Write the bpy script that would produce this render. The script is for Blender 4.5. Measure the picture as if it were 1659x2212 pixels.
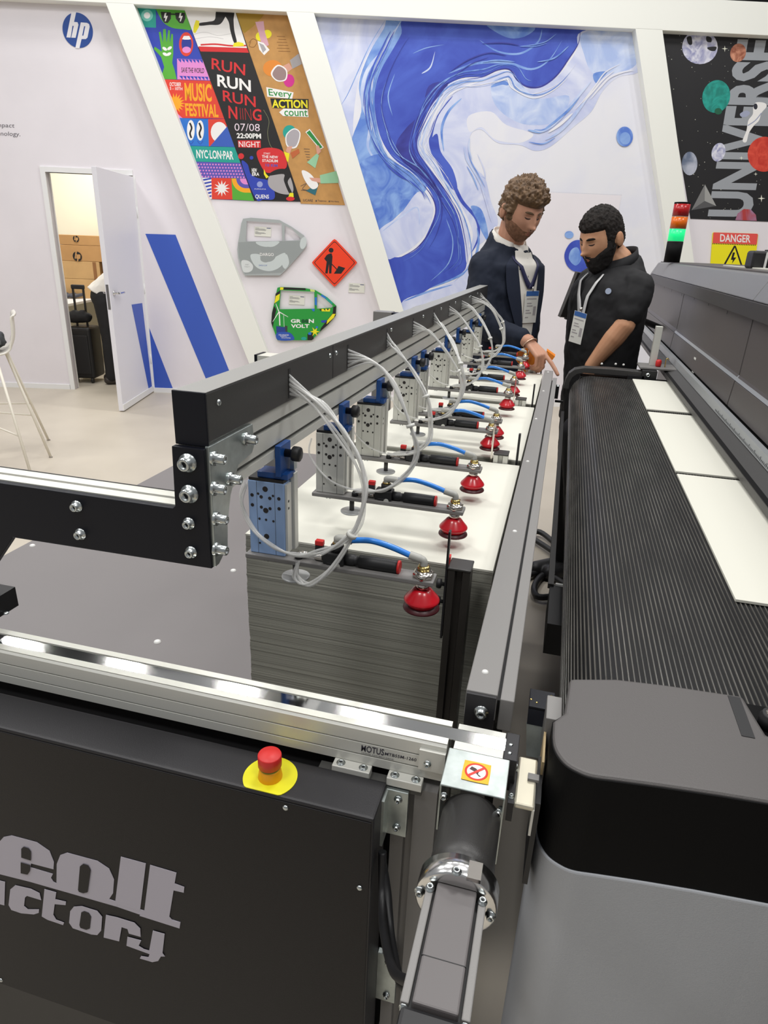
import bpy, bmesh, math, random
from mathutils import Vector, Matrix, noise as mnoise
S = bpy.context.scene
for o in list(bpy.data.objects): bpy.data.objects.remove(o)
COL = S.collection
R = math.radians
# ------------------------------------------------------------------ camera
CAM_H = 1.55
FPX = 1422.7                      # focal length in pixels of the 1659 x 2212 frame
PITCH, ROLL, YAW, WYAW = R(22.048), R(2.3536), R(14.12), R(15.527)
fwd = Vector((0, math.cos(PITCH), -math.sin(PITCH))); rgt = Vector((1, 0, 0)); upv = rgt.cross(fwd)
r2 = math.cos(ROLL) * rgt + math.sin(ROLL) * upv; u2 = -math.sin(ROLL) * rgt + math.cos(ROLL) * upv
RZ = Matrix.Rotation(YAW, 3, 'Z')
CR, CU, CF = RZ @ r2, RZ @ u2, RZ @ fwd
EYE = Vector((0, 0, CAM_H))
cd = bpy.data.cameras.new('camera'); cam = bpy.data.objects.new('camera', cd); COL.objects.link(cam)
cam.matrix_world = Matrix(((CR.x, CU.x, -CF.x, EYE.x), (CR.y, CU.y, -CF.y, EYE.y), (CR.z, CU.z, -CF.z, EYE.z), (0, 0, 0, 1)))
cd.sensor_fit = 'HORIZONTAL'; cd.sensor_width = 36.0; cd.lens = 36.0 * FPX / 1659.0
cd.clip_start = 0.02; cd.clip_end = 60
S.camera = cam
# ------------------------------------------------------------------ world, hall lamps, exposure
wld = bpy.data.worlds.new('hall_ambient'); S.world = wld; wld.use_nodes = True
wld.node_tree.nodes['Background'].inputs[0].default_value = (0.97, 0.98, 1.0, 1)
wld.node_tree.nodes['Background'].inputs[1].default_value = 0.27
S.view_settings.view_transform = 'Standard'; S.view_settings.look = 'None'
S.view_settings.exposure = 0.0; S.view_settings.gamma = 1.0; S.view_settings.use_curve_mapping = False
S.cycles.use_denoising = True
S.cycles.max_bounces = 8; S.cycles.transparent_max_bounces = 24; S.cycles.caustics_reflective = False; S.cycles.caustics_refractive = False
def lamp(name, loc, size, power, col=(1, 0.985, 0.965), tgt=None):
    l = bpy.data.lights.new(name, 'AREA'); l.shape = 'SQUARE'; l.size = size; l.energy = power; l.color = col
    o = bpy.data.objects.new(name, l); COL.objects.link(o); o.location = loc
    if tgt: o.rotation_euler = (Vector(tgt) - Vector(loc)).to_track_quat('-Z', 'Y').to_euler()
    return o
LAMPS = [(-5.2, 2.2), (-2.6, 2.2), (0.2, 2.2), (3.0, 2.4), (-4.0, -0.8), (-1.2, -0.8), (1.6, -0.8)]
for x, y in LAMPS: lamp('hall_led_panel', (x, y, 5.2), 0.9, 62)
for x in (-7.1, -5.7, -4.3, -2.9, -1.5, -0.1, 1.3, 2.7): lamp('booth_led_panel', (x, 5.37, 5.2), 0.24, 26)   # row in front of the booth wall, mirrored in the bright rail
# ------------------------------------------------------------------ pixel -> place helpers
def ray(px, py): return CR * ((px - 829.5) / FPX) - CU * ((py - 1106) / FPX) + CF
def onz(px, py, z): d = ray(px, py); return EYE + d * ((z - CAM_H) / d.z)
def onx(px, py, x): d = ray(px, py); return EYE + d * (x / d.x)
def ony(px, py, y): d = ray(px, py); return EYE + d * (y / d.y)
WD = Vector((math.cos(WYAW), math.sin(WYAW), 0)); WN = Vector((-math.sin(WYAW), math.cos(WYAW), 0))   # along the booth wall, into it
WALL = 7.03
def onw(px, py, d=WALL): r = ray(px, py); return EYE + r * (d / r.dot(WN))
def wpt(u, z, d=WALL): return WD * u + WN * d + Vector((0, 0, z))
def lin(c): c /= 255.0; return c / 12.92 if c <= 0.04045 else ((c + 0.055) / 1.055) ** 2.4
def rgb(r, g, b): return (lin(r), lin(g), lin(b))
# ------------------------------------------------------------------ materials
MATS = {}
def mat(name, col, rough=0.5, metal=0.0, bump=0.0, bscale=200.0, var=0.0, vscale=8.0, spec=0.5, emit=0.0, coat=0.0, brush=None, col2=None):
    if name in MATS: return MATS[name]
    m = bpy.data.materials.new(name); m.use_nodes = True; nt = m.node_tree; b = nt.nodes['Principled BSDF']
    b.inputs['Base Color'].default_value = (*col, 1); b.inputs['Roughness'].default_value = rough; b.inputs['Metallic'].default_value = metal
    b.inputs['Specular IOR Level'].default_value = spec
    if coat: b.inputs['Coat Weight'].default_value = coat; b.inputs['Coat Roughness'].default_value = 0.1
    if emit: b.inputs['Emission Color'].default_value = (*col, 1); b.inputs['Emission Strength'].default_value = emit
    if bump or var or brush:
        tc = nt.nodes.new('ShaderNodeTexCoord'); mp = nt.nodes.new('ShaderNodeMapping'); nt.links.new(tc.outputs['Object'], mp.inputs['Vector'])
        if brush: mp.inputs['Scale'].default_value = brush
    if var:
        n = nt.nodes.new('ShaderNodeTexNoise'); n.inputs['Scale'].default_value = vscale; n.inputs['Detail'].default_value = 5
        nt.links.new(mp.outputs['Vector'], n.inputs['Vector'])
        rp = nt.nodes.new('ShaderNodeMapRange'); rp.inputs[1].default_value = 0.3; rp.inputs[2].default_value = 0.7
        nt.links.new(n.outputs['Fac'], rp.inputs[0])
        mx = nt.nodes.new('ShaderNodeMix'); mx.data_type = 'RGBA'
        c2 = col2 or tuple(min(1, c * (1 + 2 * var)) for c in col); c1 = col if col2 else tuple(c * (1 - var) for c in col)
        mx.inputs[6].default_value = (*c1, 1); mx.inputs[7].default_value = (*c2, 1)
        nt.links.new(rp.outputs[0], mx.inputs[0]); nt.links.new(mx.outputs[2], b.inputs['Base Color'])
    if bump:
        n2 = nt.nodes.new('ShaderNodeTexNoise'); n2.inputs['Scale'].default_value = bscale; n2.inputs['Detail'].default_value = 3
        nt.links.new(mp.outputs['Vector'], n2.inputs['Vector'])
        bp = nt.nodes.new('ShaderNodeBump'); bp.inputs['Strength'].default_value = bump; bp.inputs['Distance'].default_value = 0.002
        nt.links.new(n2.outputs['Fac'], bp.inputs['Height']); nt.links.new(bp.outputs['Normal'], b.inputs['Normal'])
    MATS[name] = m
    return m
def ink(name, r, g, b, rough=0.55, **k): return mat('ink_' + name, rgb(r, g, b), rough, **k)
# ------------------------------------------------------------------ mesh builder
ORG = {}
class MB:
    def __init__(s): s.v = []; s.f = []; s.m = []; s.mi = 0; s.sm = []; s.smooth = False
    def mat(s, i): s.mi = i; return s
    def _add(s, vs, fs):
        o = len(s.v); s.v += [Vector(p) for p in vs]
        for f in fs: s.f.append([i + o for i in f]); s.m.append(s.mi); s.sm.append(s.smooth)
        return s
    def box(s, a, b):
        x0, y0, z0 = (min(a[i], b[i]) for i in range(3)); x1, y1, z1 = (max(a[i], b[i]) for i in range(3))
        return s._add([(x0, y0, z0), (x1, y0, z0), (x1, y1, z0), (x0, y1, z0), (x0, y0, z1), (x1, y0, z1), (x1, y1, z1), (x0, y1, z1)],
                      [(0, 3, 2, 1), (4, 5, 6, 7), (0, 1, 5, 4), (1, 2, 6, 5), (2, 3, 7, 6), (3, 0, 4, 7)])
    def obox(s, c, X, Y, Z):           # half-extent vectors
        c, X, Y, Z = map(Vector, (c, X, Y, Z))
        vs = [c + X * i + Y * j + Z * k for k in (-1, 1) for i, j in ((-1, -1), (1, -1), (1, 1), (-1, 1))]
        return s._add(vs, [(0, 3, 2, 1), (4, 5, 6, 7), (0, 1, 5, 4), (1, 2, 6, 5), (2, 3, 7, 6), (3, 0, 4, 7)])
    def slab(s, pts, off):             # polygon extruded by vector off
        pts = [Vector(p) for p in pts]; n = len(pts); off = Vector(off)
        nn = Vector((0, 0, 0))
        for i in range(n): nn += (pts[i]).cross(pts[(i + 1) % n])
        if nn.dot(off) > 0: pts = pts[::-1]      # first polygon faces away from off
        return s._add(pts + [p + off for p in pts], [list(range(n)), list(range(2 * n - 1, n - 1, -1))] + [[i, i + n, (i + 1) % n + n, (i + 1) % n][::1] for i in range(n)])
    def poly(s, pts): return s._add(pts, [list(range(len(pts)))])
    def ext(s, prof, axis, a, b):      # 2d profile swept along an axis: axis 'y' -> (x,z) points
        f = {'x': lambda p, t: (t, p[0], p[1]), 'y': lambda p, t: (p[0], t, p[1]), 'z': lambda p, t: (p[0], p[1], t)}[axis]
        n = len(prof)
        ar = sum(prof[i][0] * prof[(i + 1) % n][1] - prof[(i + 1) % n][0] * prof[i][1] for i in range(n))
        pr = list(prof)
        if (ar < 0) != (axis == 'y'): pr = pr[::-1]
        return s._add([f(p, a) for p in pr] + [f(p, b) for p in pr], [list(range(n))[::-1], list(range(n, 2 * n))] + [[i, (i + 1) % n, (i + 1) % n + n, i + n] for i in range(n)])
    def tube(s, pts, r, n=8, cap=True):
        pts = [Vector(p) for p in pts]; rs = r if isinstance(r, (list, tuple)) else [r] * len(pts)
        prev = None; vs = []; fs = []
        for i, p in enumerate(pts):
            t = (pts[min(i + 1, len(pts) - 1)] - pts[max(i - 1, 0)])
            t = t.normalized() if t.length > 1e-9 else Vector((0, 0, 1))
            if prev is None:
                a = Vector((0, 0, 1)) if abs(t.z) < 0.9 else Vector((1, 0, 0)); u = t.cross(a).normalized()
            else: u = (prev - t * prev.dot(t)).normalized()
            prev = u; w = t.cross(u)
            vs += [p + (u * math.cos(2 * math.pi * k / n) + w * math.sin(2 * math.pi * k / n)) * rs[i] for k in range(n)]
        L = len(pts)
        for i in range(L - 1):
            for k in range(n): fs.append([i * n + k, i * n + (k + 1) % n, (i + 1) * n + (k + 1) % n, (i + 1) * n + k])
        sm = s.smooth; s.smooth = True; s._add(vs, fs); s.smooth = False
        if cap:
            o = len(s.v) - L * n
            s.f.append([o + k for k in range(n)][::-1]); s.m.append(s.mi); s.sm.append(False)
            s.f.append([o + (L - 1) * n + k for k in range(n)]); s.m.append(s.mi); s.sm.append(False)
        s.smooth = sm
        return s
    def cyl(s, a, b, r, n=16, r2=None): return s.tube([a, b], [r, r if r2 is None else r2], n)
    def lathe(s, c, axis, prof, n=24, cap=True):   # prof: (radius, height along axis)
        c = Vector(c); ax = Vector(axis).normalized(); a = Vector((0, 0, 1)) if abs(ax.z) < 0.9 else Vector((1, 0, 0))
        u = ax.cross(a).normalized(); w = ax.cross(u); vs = []; fs = []
        for (r, h) in prof: vs += [c + ax * h + (u * math.cos(2 * math.pi * k / n) + w * math.sin(2 * math.pi * k / n)) * max(r, 1e-5) for k in range(n)]
        for i in range(len(prof) - 1):
            for k in range(n): fs.append([i * n + k, i * n + (k + 1) % n, (i + 1) * n + (k + 1) % n, (i + 1) * n + k])
        sm = s.smooth; s.smooth = True; s._add(vs, fs); s.smooth = sm
        o = len(s.v) - len(vs)
        if cap:
            s.f.append([o + k for k in range(n)][::-1]); s.m.append(s.mi); s.sm.append(False)
            s.f.append([o + len(vs) - n + k for k in range(n)]); s.m.append(s.mi); s.sm.append(False)
        return s
    def ball(s, c, r, n=12, sc=(1, 1, 1)):
        prof = [(math.sin(math.pi * i / n), -math.cos(math.pi * i / n)) for i in range(n + 1)]
        o = len(s.v); s.lathe((0, 0, 0), (0, 0, 1), prof, max(8, n * 2), False)
        for i in range(o, len(s.v)): p = s.v[i]; s.v[i] = Vector((c[0] + p.x * r * sc[0], c[1] + p.y * r * sc[1], c[2] + p.z * r * sc[2]))
        return s
    def build(s, name, mats, parent=None, bevel=0, seg=2, **tags):
        me = bpy.data.meshes.new(name); org = ORG[parent.name] if parent else Vector((0, 0, 0))
        if not parent and s.v: pass
        me.from_pydata([tuple(p - org) for p in s.v], [], s.f)
        for m in (mats if isinstance(mats, (list, tuple)) else [mats]): me.materials.append(m)
        me.polygons.foreach_set('material_index', s.m); me.polygons.foreach_set('use_smooth', s.sm); me.update()
        o = bpy.data.objects.new(name, me); COL.objects.link(o); ORG[o.name] = org
        if parent: o.parent = parent
        if bevel:
            b = o.modifiers.new('edge', 'BEVEL'); b.width = bevel; b.segments = seg; b.limit_method = 'ANGLE'; b.angle_limit = R(40); b.harden_normals = False
        for k, v in tags.items(): o[k] = v
        return o
def thing(name, label, cat, loc, group=None):
    o = bpy.data.objects.new(name, None); COL.objects.link(o); o.location = loc; o.empty_display_size = 0.05
    ORG[o.name] = Vector(loc); o['label'] = label; o['category'] = cat
    if group: o['group'] = group
    return o
def copy_tree(o, dv, label=None):
    c = o.copy(); COL.objects.link(c); c.location = o.location + Vector(dv)
    if label: c['label'] = label
    ORG[c.name] = ORG[o.name] + Vector(dv)
    for ch in o.children:
        d = ch.copy(); COL.objects.link(d); d.parent = c
        for g in ch.children: e = g.copy(); COL.objects.link(e); e.parent = d
    return c
def smoothpath(pts, k=6):              # Catmull-Rom through points
    pts = [Vector(p) for p in pts]; out = []
    for i in range(len(pts) - 1):
        p0, p1, p2, p3 = pts[max(i - 1, 0)], pts[i], pts[i + 1], pts[min(i + 2, len(pts) - 1)]
        for j in range(k):
            t = j / k; out.append(0.5 * ((2 * p1) + (p2 - p0) * t + (2 * p0 - 5 * p1 + 4 * p2 - p3) * t * t + (3 * p1 - p0 - 3 * p2 + p3) * t ** 3))
    out.append(pts[-1]); return out
def smoothloop(pts, k=5):
    n = len(pts); out = []
    for i in range(n):
        p0, p1, p2, p3 = (Vector(pts[(i + j) % n]) for j in (-1, 0, 1, 2))
        for j in range(k):
            t = j / k; out.append(0.5 * ((2 * p1) + (p2 - p0) * t + (2 * p0 - 5 * p1 + 4 * p2 - p3) * t * t + (3 * p1 - p0 - 3 * p2 + p3) * t ** 3))
    return out
def text_into(mb, txt, bl, br, tl, lift=Vector((0, 0, 0)), bold=0.0, mono=False, fit='cap'):
    """letters laid into the parallelogram baseline-left, baseline-right, cap-top-left"""
    cu = bpy.data.curves.new('lettering', 'FONT'); cu.body = txt; cu.size = 1; cu.resolution_u = 3; cu.offset = bold; cu.fill_mode = 'FRONT'
    ob = bpy.data.objects.new('lettering', cu); COL.objects.link(ob)
    dg = bpy.context.evaluated_depsgraph_get(); me = bpy.data.meshes.new_from_object(ob.evaluated_get(dg))
    vs = [v.co.copy() for v in me.vertices]; fs = [list(p.vertices) for p in me.polygons]
    bpy.data.objects.remove(ob); bpy.data.curves.remove(cu); bpy.data.meshes.remove(me)
    if not vs: return
    x0 = min(v.x for v in vs); x1 = max(v.x for v in vs)
    cap = 0.70 if fit == 'cap' else max(v.y for v in vs)
    bl, br, tl = Vector(bl), Vector(br), Vector(tl); X = br - bl; Y = tl - bl
    mb._add([bl + X * ((v.x - x0) / (x1 - x0)) + Y * (v.y / cap) + lift for v in vs], fs)
# ================================================================== SETTING
m_wall = mat('wall_paint', rgb(232, 227, 232), 0.6, var=0.012, vscale=3)
m_frame = mat('frame_white', rgb(240, 241, 234), 0.5)
m_floor = mat('vinyl_floor', rgb(186, 177, 162), 0.42, var=0.05, vscale=1.6, bump=0.05, bscale=60, col2=rgb(198, 189, 174))
m_skirt = mat('skirting_white', rgb(236, 236, 236), 0.45)
m_blue = mat('decal_blue', rgb(58, 92, 190), 0.5)
m_seam = mat('seam_dark', rgb(120, 105, 115), 0.7)  # dark tone of the door joint itself
m_doorw = mat('door_white', rgb(232, 231, 238), 0.4)
m_chrome = mat('chrome', (0.8, 0.8, 0.82), 0.18, 1.0)
def struct(o): o['kind'] = 'structure'; return o
def wbox(mb, u0, u1, z0, z1, d0, d1):
    return mb.obox(wpt((u0 + u1) / 2, (z0 + z1) / 2, (d0 + d1) / 2), WD * ((u1 - u0) / 2), WN * ((d1 - d0) / 2), Vector((0, 0, (z1 - z0) / 2)))
struct(MB()._add([(-14, -4, 0), (9, -4, 0), (9, 12, 0), (-14, 12, 0)], [(0, 1, 2, 3)]).build('floor', m_floor))
DU0, DU1, DZ = -3.17, -2.345, 2.07
mb = MB(); wbox(mb, -8.5, DU0, 0, 3.63, WALL, WALL + .08); wbox(mb, DU0, DU1, DZ, 3.63, WALL, WALL + .08); wbox(mb, DU1, 7, 0, 3.63, WALL, WALL + .08)
struct(mb.build('wall_back', m_wall))
mb = MB(); wbox(mb, -12, 12, 2.0, 9, 11.5, 11.6); struct(mb.build('wall_hall', mat('hall_dark', rgb(38, 38, 42), 0.8)))
mb = MB(); wbox(mb, -8.5, 7, 3.39, 3.63, 6.93, WALL); struct(mb.build('trim_1', m_frame, bevel=.004))
def pillar(u, z1, n):
    s = .367; q = [wpt(u, 3.40, 6.93), wpt(u + .24, 3.40, 6.93), wpt(u + .24 + s * 3.4, 0, 6.93), wpt(u + s * 3.4, 0, 6.93)]
    struct(MB().slab(q, WN * .1).build('trim_%d' % n, m_frame, bevel=.004))
pillar(-2.412, 3.4, 2); pillar(-.858, 3.4, 3); pillar(2.200, 3.4, 4)
mb = MB(); wbox(mb, -8.5, DU0 - .05, 0, .05, WALL - .012, WALL); struct(mb.build('baseboard_back', m_skirt))
mb = MB(); wbox(mb, DU1 + .01, 7, 0, .05, WALL - .012, WALL); struct(mb.build('baseboard_right', m_skirt))
# door lining round the opening
mb = MB(); wbox(mb, DU0 - .045, DU0, 0, DZ + .045, WALL - .012, WALL + .1); wbox(mb, DU0, DU1, DZ, DZ + .045, WALL - .012, WALL + .1); wbox(mb, DU1, DU1 + .02, 0, DZ, WALL - .004, WALL + .1)
struct(mb.build('trim_5', m_skirt))
# open door leaf: hinge at the wall, swung out towards the viewer
HG = wpt(DU1, 0, WALL); FR = onz(266.7, 890, 0); LD = (FR - HG); LW = LD.length; LD.normalize(); LN = Vector((LD.y, -LD.x, 0))
if LN.dot(EYE - HG) < 0: LN = -LN                        # LN: face of the leaf towards the camera
door = MB().obox(HG + LD * (LW / 2) - LN * .02 + Vector((0, 0, 1.035)), LD * (LW / 2), LN * .02, Vector((0, 0, 1.025))).build('door_1', m_doorw, bevel=.002); struct(door)
def onleaf(px, py): r = ray(px, py); return EYE + r * ((HG - EYE).dot(LN) / r.dot(LN))
hp = onleaf(246, 633)
MB().obox(HG + LD * (LW + .0005) - LN * .02 + Vector((0, 0, hp.z - .03)), LD * .0015, LN * .011, Vector((0, 0, .105))).build('lock_plate', mat('lock_steel', rgb(150, 148, 150), .35, 1), door)
mb = MB()
for sg in (1, -1):
    f = HG + LD * ((hp - HG).dot(LD)) + Vector((0, 0, hp.z)) - LN * .02 + LN * (sg * .02)
    mb.lathe(f, LN * sg, [(.025, 0), (.025, .006), (.012, .008), (.010, .045)], 16)
    mb.tube(smoothpath([f + LN * sg * .045, f + LN * sg * .05 - LD * .02, f + LN * sg * .05 - LD * .12], 4), .0095, 10)
mb.build('door_handle', m_chrome, door)
MB().slab([onleaf(*p) + LN * .0006 for p in [(284, 658), (307, 654.6), (329, 843), (322, 845)]], LN * .0006).build('blue_stripe', m_blue, door)
mb = MB()
for z in (.35, 1.05, 1.75): mb.cyl(HG + LN * .008 + Vector((0, 0, z - .05)), HG + LN * .008 + Vector((0, 0, z + .05)), .007, 8)
mb.build('hinge', m_skirt, door)
MB().obox(HG + LD * (LW / 2) + LN * .004 + Vector((0, 0, .04)), LD * (LW / 2), LN * .004, Vector((0, 0, .028))).build('kick_strip', m_skirt, door)
# blue slanted stripes printed on the wall
def wpoly(mb, pts, d=WALL - .002, t=.0015): return mb.slab([onw(px, py, d) for px, py in pts], WN * t)
for nm, pts, lb in (('blue_stripe', [(314, 505), (379, 507), (497, 806), (510, 845), (456, 845)], 'wide slanted blue stripe printed on the white wall beside the open door'),
                    ('blue_stripe', [(319, 700), (376, 846), (330, 846)], 'short blue wedge printed on the wall at the hinge of the open door')):
    o = wpoly(MB(), pts).build(nm, m_blue); o['label'] = lb; o['category'] = 'wall stripe'
# flush door in the mural wall: only its joint shows
mb = MB()
a, b = onw(1150, 414.5), onw(1342, 422); u0, u1, zt = 1.37, b.dot(WD), (a.z + b.z) / 2
mb = MB(); wbox(mb, u0, u1, 0.01, zt, WALL - .003, WALL + .02); dr = struct(mb.build('door_2', m_wall))
mb = MB(); wbox(mb, u0 - .006, u1 + .006, zt, zt + .007, WALL - .0012, WALL); wbox(mb, u1, u1 + .006, 0, zt, WALL - .0012, WALL); wbox(mb, u0 - .006, u0, 0, zt, WALL - .0012, WALL)
mb.build('door_joint', m_seam, dr)
# ---- store room behind the open door
m_cream = mat('store_cream', rgb(236, 231, 210), .7)
mb = MB(); wbox(mb, -5.6, -1.2, 0, 3.0, 9.2, 9.28); struct(mb.build('wall_store', m_cream))
mb = MB(); wbox(mb, -5.68, -5.6, 0, 3.0, 7.12, 9.2); struct(mb.build('wall_store_left', m_cream))
mb = MB(); wbox(mb, -1.2, -1.12, 0, 3.0, 7.12, 9.2); struct(mb.build('wall_store_right', m_cream))
mb = MB(); wbox(mb, -3.28, -3.0, 0, 3.0, 9.0, 9.2); struct(mb.build('pillar_store', mat('store_grey', rgb(205, 203, 200), .7)))
lp = wpt(-3.3, 2.9, 8.2); lamp('store_room_lamp', lp, .5, 34, (1, .97, .9))
# ================================================================== FEEDER
m_alu = mat('anodised_alu', rgb(214, 214, 207), .38, .25, bump=.04, bscale=300, brush=(1, 40, 40))
m_alud = mat('alu_groove', rgb(92, 92, 90), .5, .6)
m_aluw = mat('alu_bright_strip', rgb(228, 228, 218), .38, .35)
m_mirror = mat('polished_strip', (.86, .86, .84), .06, 1.0)
m_black = mat('black_powder_coat', rgb(34, 33, 36), .48, bump=.12, bscale=900)
m_black2 = mat('black_cover', rgb(52, 51, 50), .40, bump=.10, bscale=900)
m_navy = mat('black_painted_plate', rgb(13, 15, 25), .45, spec=.3)
m_grey = mat('grey_powder_coat', rgb(128, 126, 124), .45, bump=.1, bscale=900)
m_plate = mat('grey_table_plate', rgb(116, 112, 112), .5, var=.02, vscale=2)
m_zinc = mat('zinc_plate', rgb(178, 186, 184), .32, .85, var=.10, vscale=60)
m_bolt = mat('zinc_bolt', rgb(200, 206, 206), .25, 1.0)
m_boltd = mat('bolt_socket', rgb(40, 42, 46), .6, .5)
m_blueb = mat('blue_bracket', rgb(24, 76, 146), .38)
m_rubber = mat('black_plastic', rgb(26, 26, 28), .5)
m_red = mat('red_silicone', rgb(200, 16, 34), .28, coat=.3)
m_redp = mat('red_plastic', rgb(206, 40, 38), .45)
m_hose = mat('blue_hose', rgb(34, 128, 222), .3, coat=.3)
m_gfit = mat('grey_fitting', rgb(176, 176, 170), .4)
m_brass = mat('brass', rgb(214, 188, 120), .22, 1.0)
m_nick = mat('nickel', rgb(214, 208, 200), .16, 1.0)
m_yel = mat('yellow_disc', rgb(226, 222, 34), .45)
m_amb = mat('amber_collar', rgb(232, 158, 20), .4)
m_white = mat('white_board_face', rgb(222, 221, 209), .6)
m_dot = mat('rivet_white', rgb(225, 225, 222), .4)
def tube_mat():
    m = bpy.data.materials.new('clear_tube'); m.use_nodes = True; nt = m.node_tree; b = nt.nodes['Principled BSDF']
    b.inputs['Base Color'].default_value = (.95, .95, .94, 1); b.inputs['Roughness'].default_value = .12; b.inputs['Specular IOR Level'].default_value = 1.0
    t = nt.nodes.new('ShaderNodeBsdfTransparent'); t.inputs[0].default_value = (.93, .93, .92, 1); mx = nt.nodes.new('ShaderNodeMixShader'); mx.inputs[0].default_value = .42
    nt.links.new(t.outputs[0], mx.inputs[1]); nt.links.new(b.outputs[0], mx.inputs[2]); nt.links.new(mx.outputs[0], nt.nodes['Material Output'].inputs[0]); return m
m_tube = tube_mat()
def bolt(parent, p, ax, r=.006, h=.010, name='bolt'):
    ax = Vector(ax).normalized(); p = Vector(p); mb = MB()
    mb.mat(0).lathe(p, ax, [(r * 1.45, 0), (r * 1.45, h * .2), (r, h * .2), (r, h * .95), (r * .9, h), (r * .55, h), (r * .55, h * .6), (0, h * .6)], 16, False)
    mb.mat(1).lathe(p, ax, [(r * .5, h * .62), (0, h * .621)], 6, False)
    return mb.build(name, [m_bolt, m_boltd], parent)
def rivet(parent, p, ax, r=.004, m=None, name='rivet'):
    return MB().lathe(p, ax, [(r, 0), (r * .9, r * .35), (r * .4, r * .6), (0, r * .62)], 12, False).build(name, m or m_bolt, parent)

# ---- table plate at the left with its casing
ft = thing('feeder_table', 'wide flat dark grey metal table plate beside the board stacks', 'machine table', (-1.05, 1.7, 0))
MB().box((-1.606, .56, .585), (-.492, 2.88, .6)).build('table_plate', m_plate, ft, bevel=.002)
MB().box((-1.56, .60, .08), (-.52, 2.82, .585)).build('casing', m_black2, ft); MB().box((-.46, .95, .52), (-.09, 2.78, .585)).build('lift_frame', m_black2, ft)
for y in (1.1, 2.6): MB().box((-.30, y, .0), (-.24, y + .06, .52)).build('lift_column', m_black2, ft)
for px, py in ((70, 1179), (504, 1233), (340, 1387), (381.5, 1010)): rivet(ft, onz(px, py, .6), (0, 0, 1), .009, m_dot)
for x in (-1.5, -.6):
    for y in (.66, 2.76): MB().lathe((x, y, 0), (0, 0, 1), [(.035, 0), (.035, .015), (.014, .02), (.014, .09)], 16).build('levelling_foot', m_rubber, ft)
MB().box((-.49, .915, .585), (-.05, 2.80, .598)).build('lifting_plate', m_grey, ft)
for y in (1.0, 2.3): MB().box((-.5, y, .82), (-.486, y + .06, .9)).build('side_sensor', [m_redp, m_rubber][0], ft)

# ---- stacks of boards
def edge_mat():
    m = mat('board_edges', rgb(150, 150, 138), .75); nt = m.node_tree; b = nt.nodes['Principled BSDF']
    tc = nt.nodes.new('ShaderNodeTexCoord'); mp = nt.nodes.new('ShaderNodeMapping'); mp.inputs['Scale'].default_value = (1, 1, 420)
    n = nt.nodes.new('ShaderNodeTexNoise'); n.inputs['Scale'].default_value = 1; n.inputs['Detail'].default_value = 6; rp = nt.nodes.new('ShaderNodeValToRGB')
    rp.color_ramp.elements[0].position = .3; rp.color_ramp.elements[0].color = (*rgb(146, 146, 136), 1); rp.color_ramp.elements[1].position = .68; rp.color_ramp.elements[1].color = (*rgb(172, 171, 160), 1)
    for a, c in ((tc.outputs['Object'], mp.inputs[0]), (mp.outputs[0], n.inputs[0]), (n.outputs[0], rp.inputs[0]), (rp.outputs[0], b.inputs['Base Color'])): nt.links.new(a, c)
    return m
m_edge = edge_mat(); random.seed(3)
for k, (y0, y1, lb) in enumerate(((.930, 1.492, 'tall stack of white boards with grey edges beside the near black guide post'), (1.532, 2.130, 'middle stack of white boards between the two capped guide posts'), (2.176, 2.777, 'farthest stack of white boards under the pointing hand'))):
    st = thing('board_stack', lb, 'board stack', (-.266, (y0 + y1) / 2, .6), 'stacks of white boards in the feeder')
    mb = MB(); z = .6; dx = dy = 0
    while z < 1.083:
        h = random.choice((.0035, .0045, .0055, .0025)); dx = dx * .8 + random.uniform(-.0005, .0005); dy = dy * .8 + random.uniform(-.0005, .0005)
        mb.box((-.475 + dx, y0 + dy, z + .0003), (-.056 + dx, y1 + dy, min(z + h, 1.084))); z += h
    mb.build('boards', m_edge, st, kind='stuff')
    MB().box((-.475, y0, 1.0845), (-.056, y1, 1.088)).build('top_board', m_white, st)

# ---- grey rail along the stacks
sr = thing('side_rail', 'long grey rail with white rivets running between the stacks and the printer', 'machine rail', (-.03, 1.6, 0))
MB().box((-.048, .573, 1.092), (-.0155, 2.648, 1.125)).build('channel', m_grey, sr, bevel=.0012)
MB().box((-.0125, .573, 1.082), (.002, 2.52, 1.121)).build('side_flange', m_grey, sr, bevel=.0012)
MB().box((-.0155, .58, 1.085), (-.0125, 2.5, 1.114)).build('joint_gap', m_rubber, sr)
MB().box((-.047, .569, 1.078), (-.0165, .5725, 1.1235)).build('end_plate', m_black, sr)
bolt(sr, (-.030, .569, 1.104), (0, -1, 0), .0052, .007)
for px, py in ((1048, 1452), (1112, 1148), (1140, 997), (1158, 905), (1174, 845), (1184, 804)): rivet(sr, onz(px, py, 1.125), (0, 0, 1), .0038, m_dot)
for y in (.60, 1.5, 2.45): MB().box((-.045, y, 0), (-.017, y + .03, 1.078)).build('support_leg', m_black, sr)
MB().box((.002, 2.44, 1.06), (.014, 2.47, 1.105)).build('end_stop', m_black, sr); bolt(sr, (.008, 2.44, 1.105), (0, 0, 1), .004, .006)
MB().box((.005, 2.45, 1.045), (.034, 2.462, 1.052)).build('stop_arm', m_rubber, sr)

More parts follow.
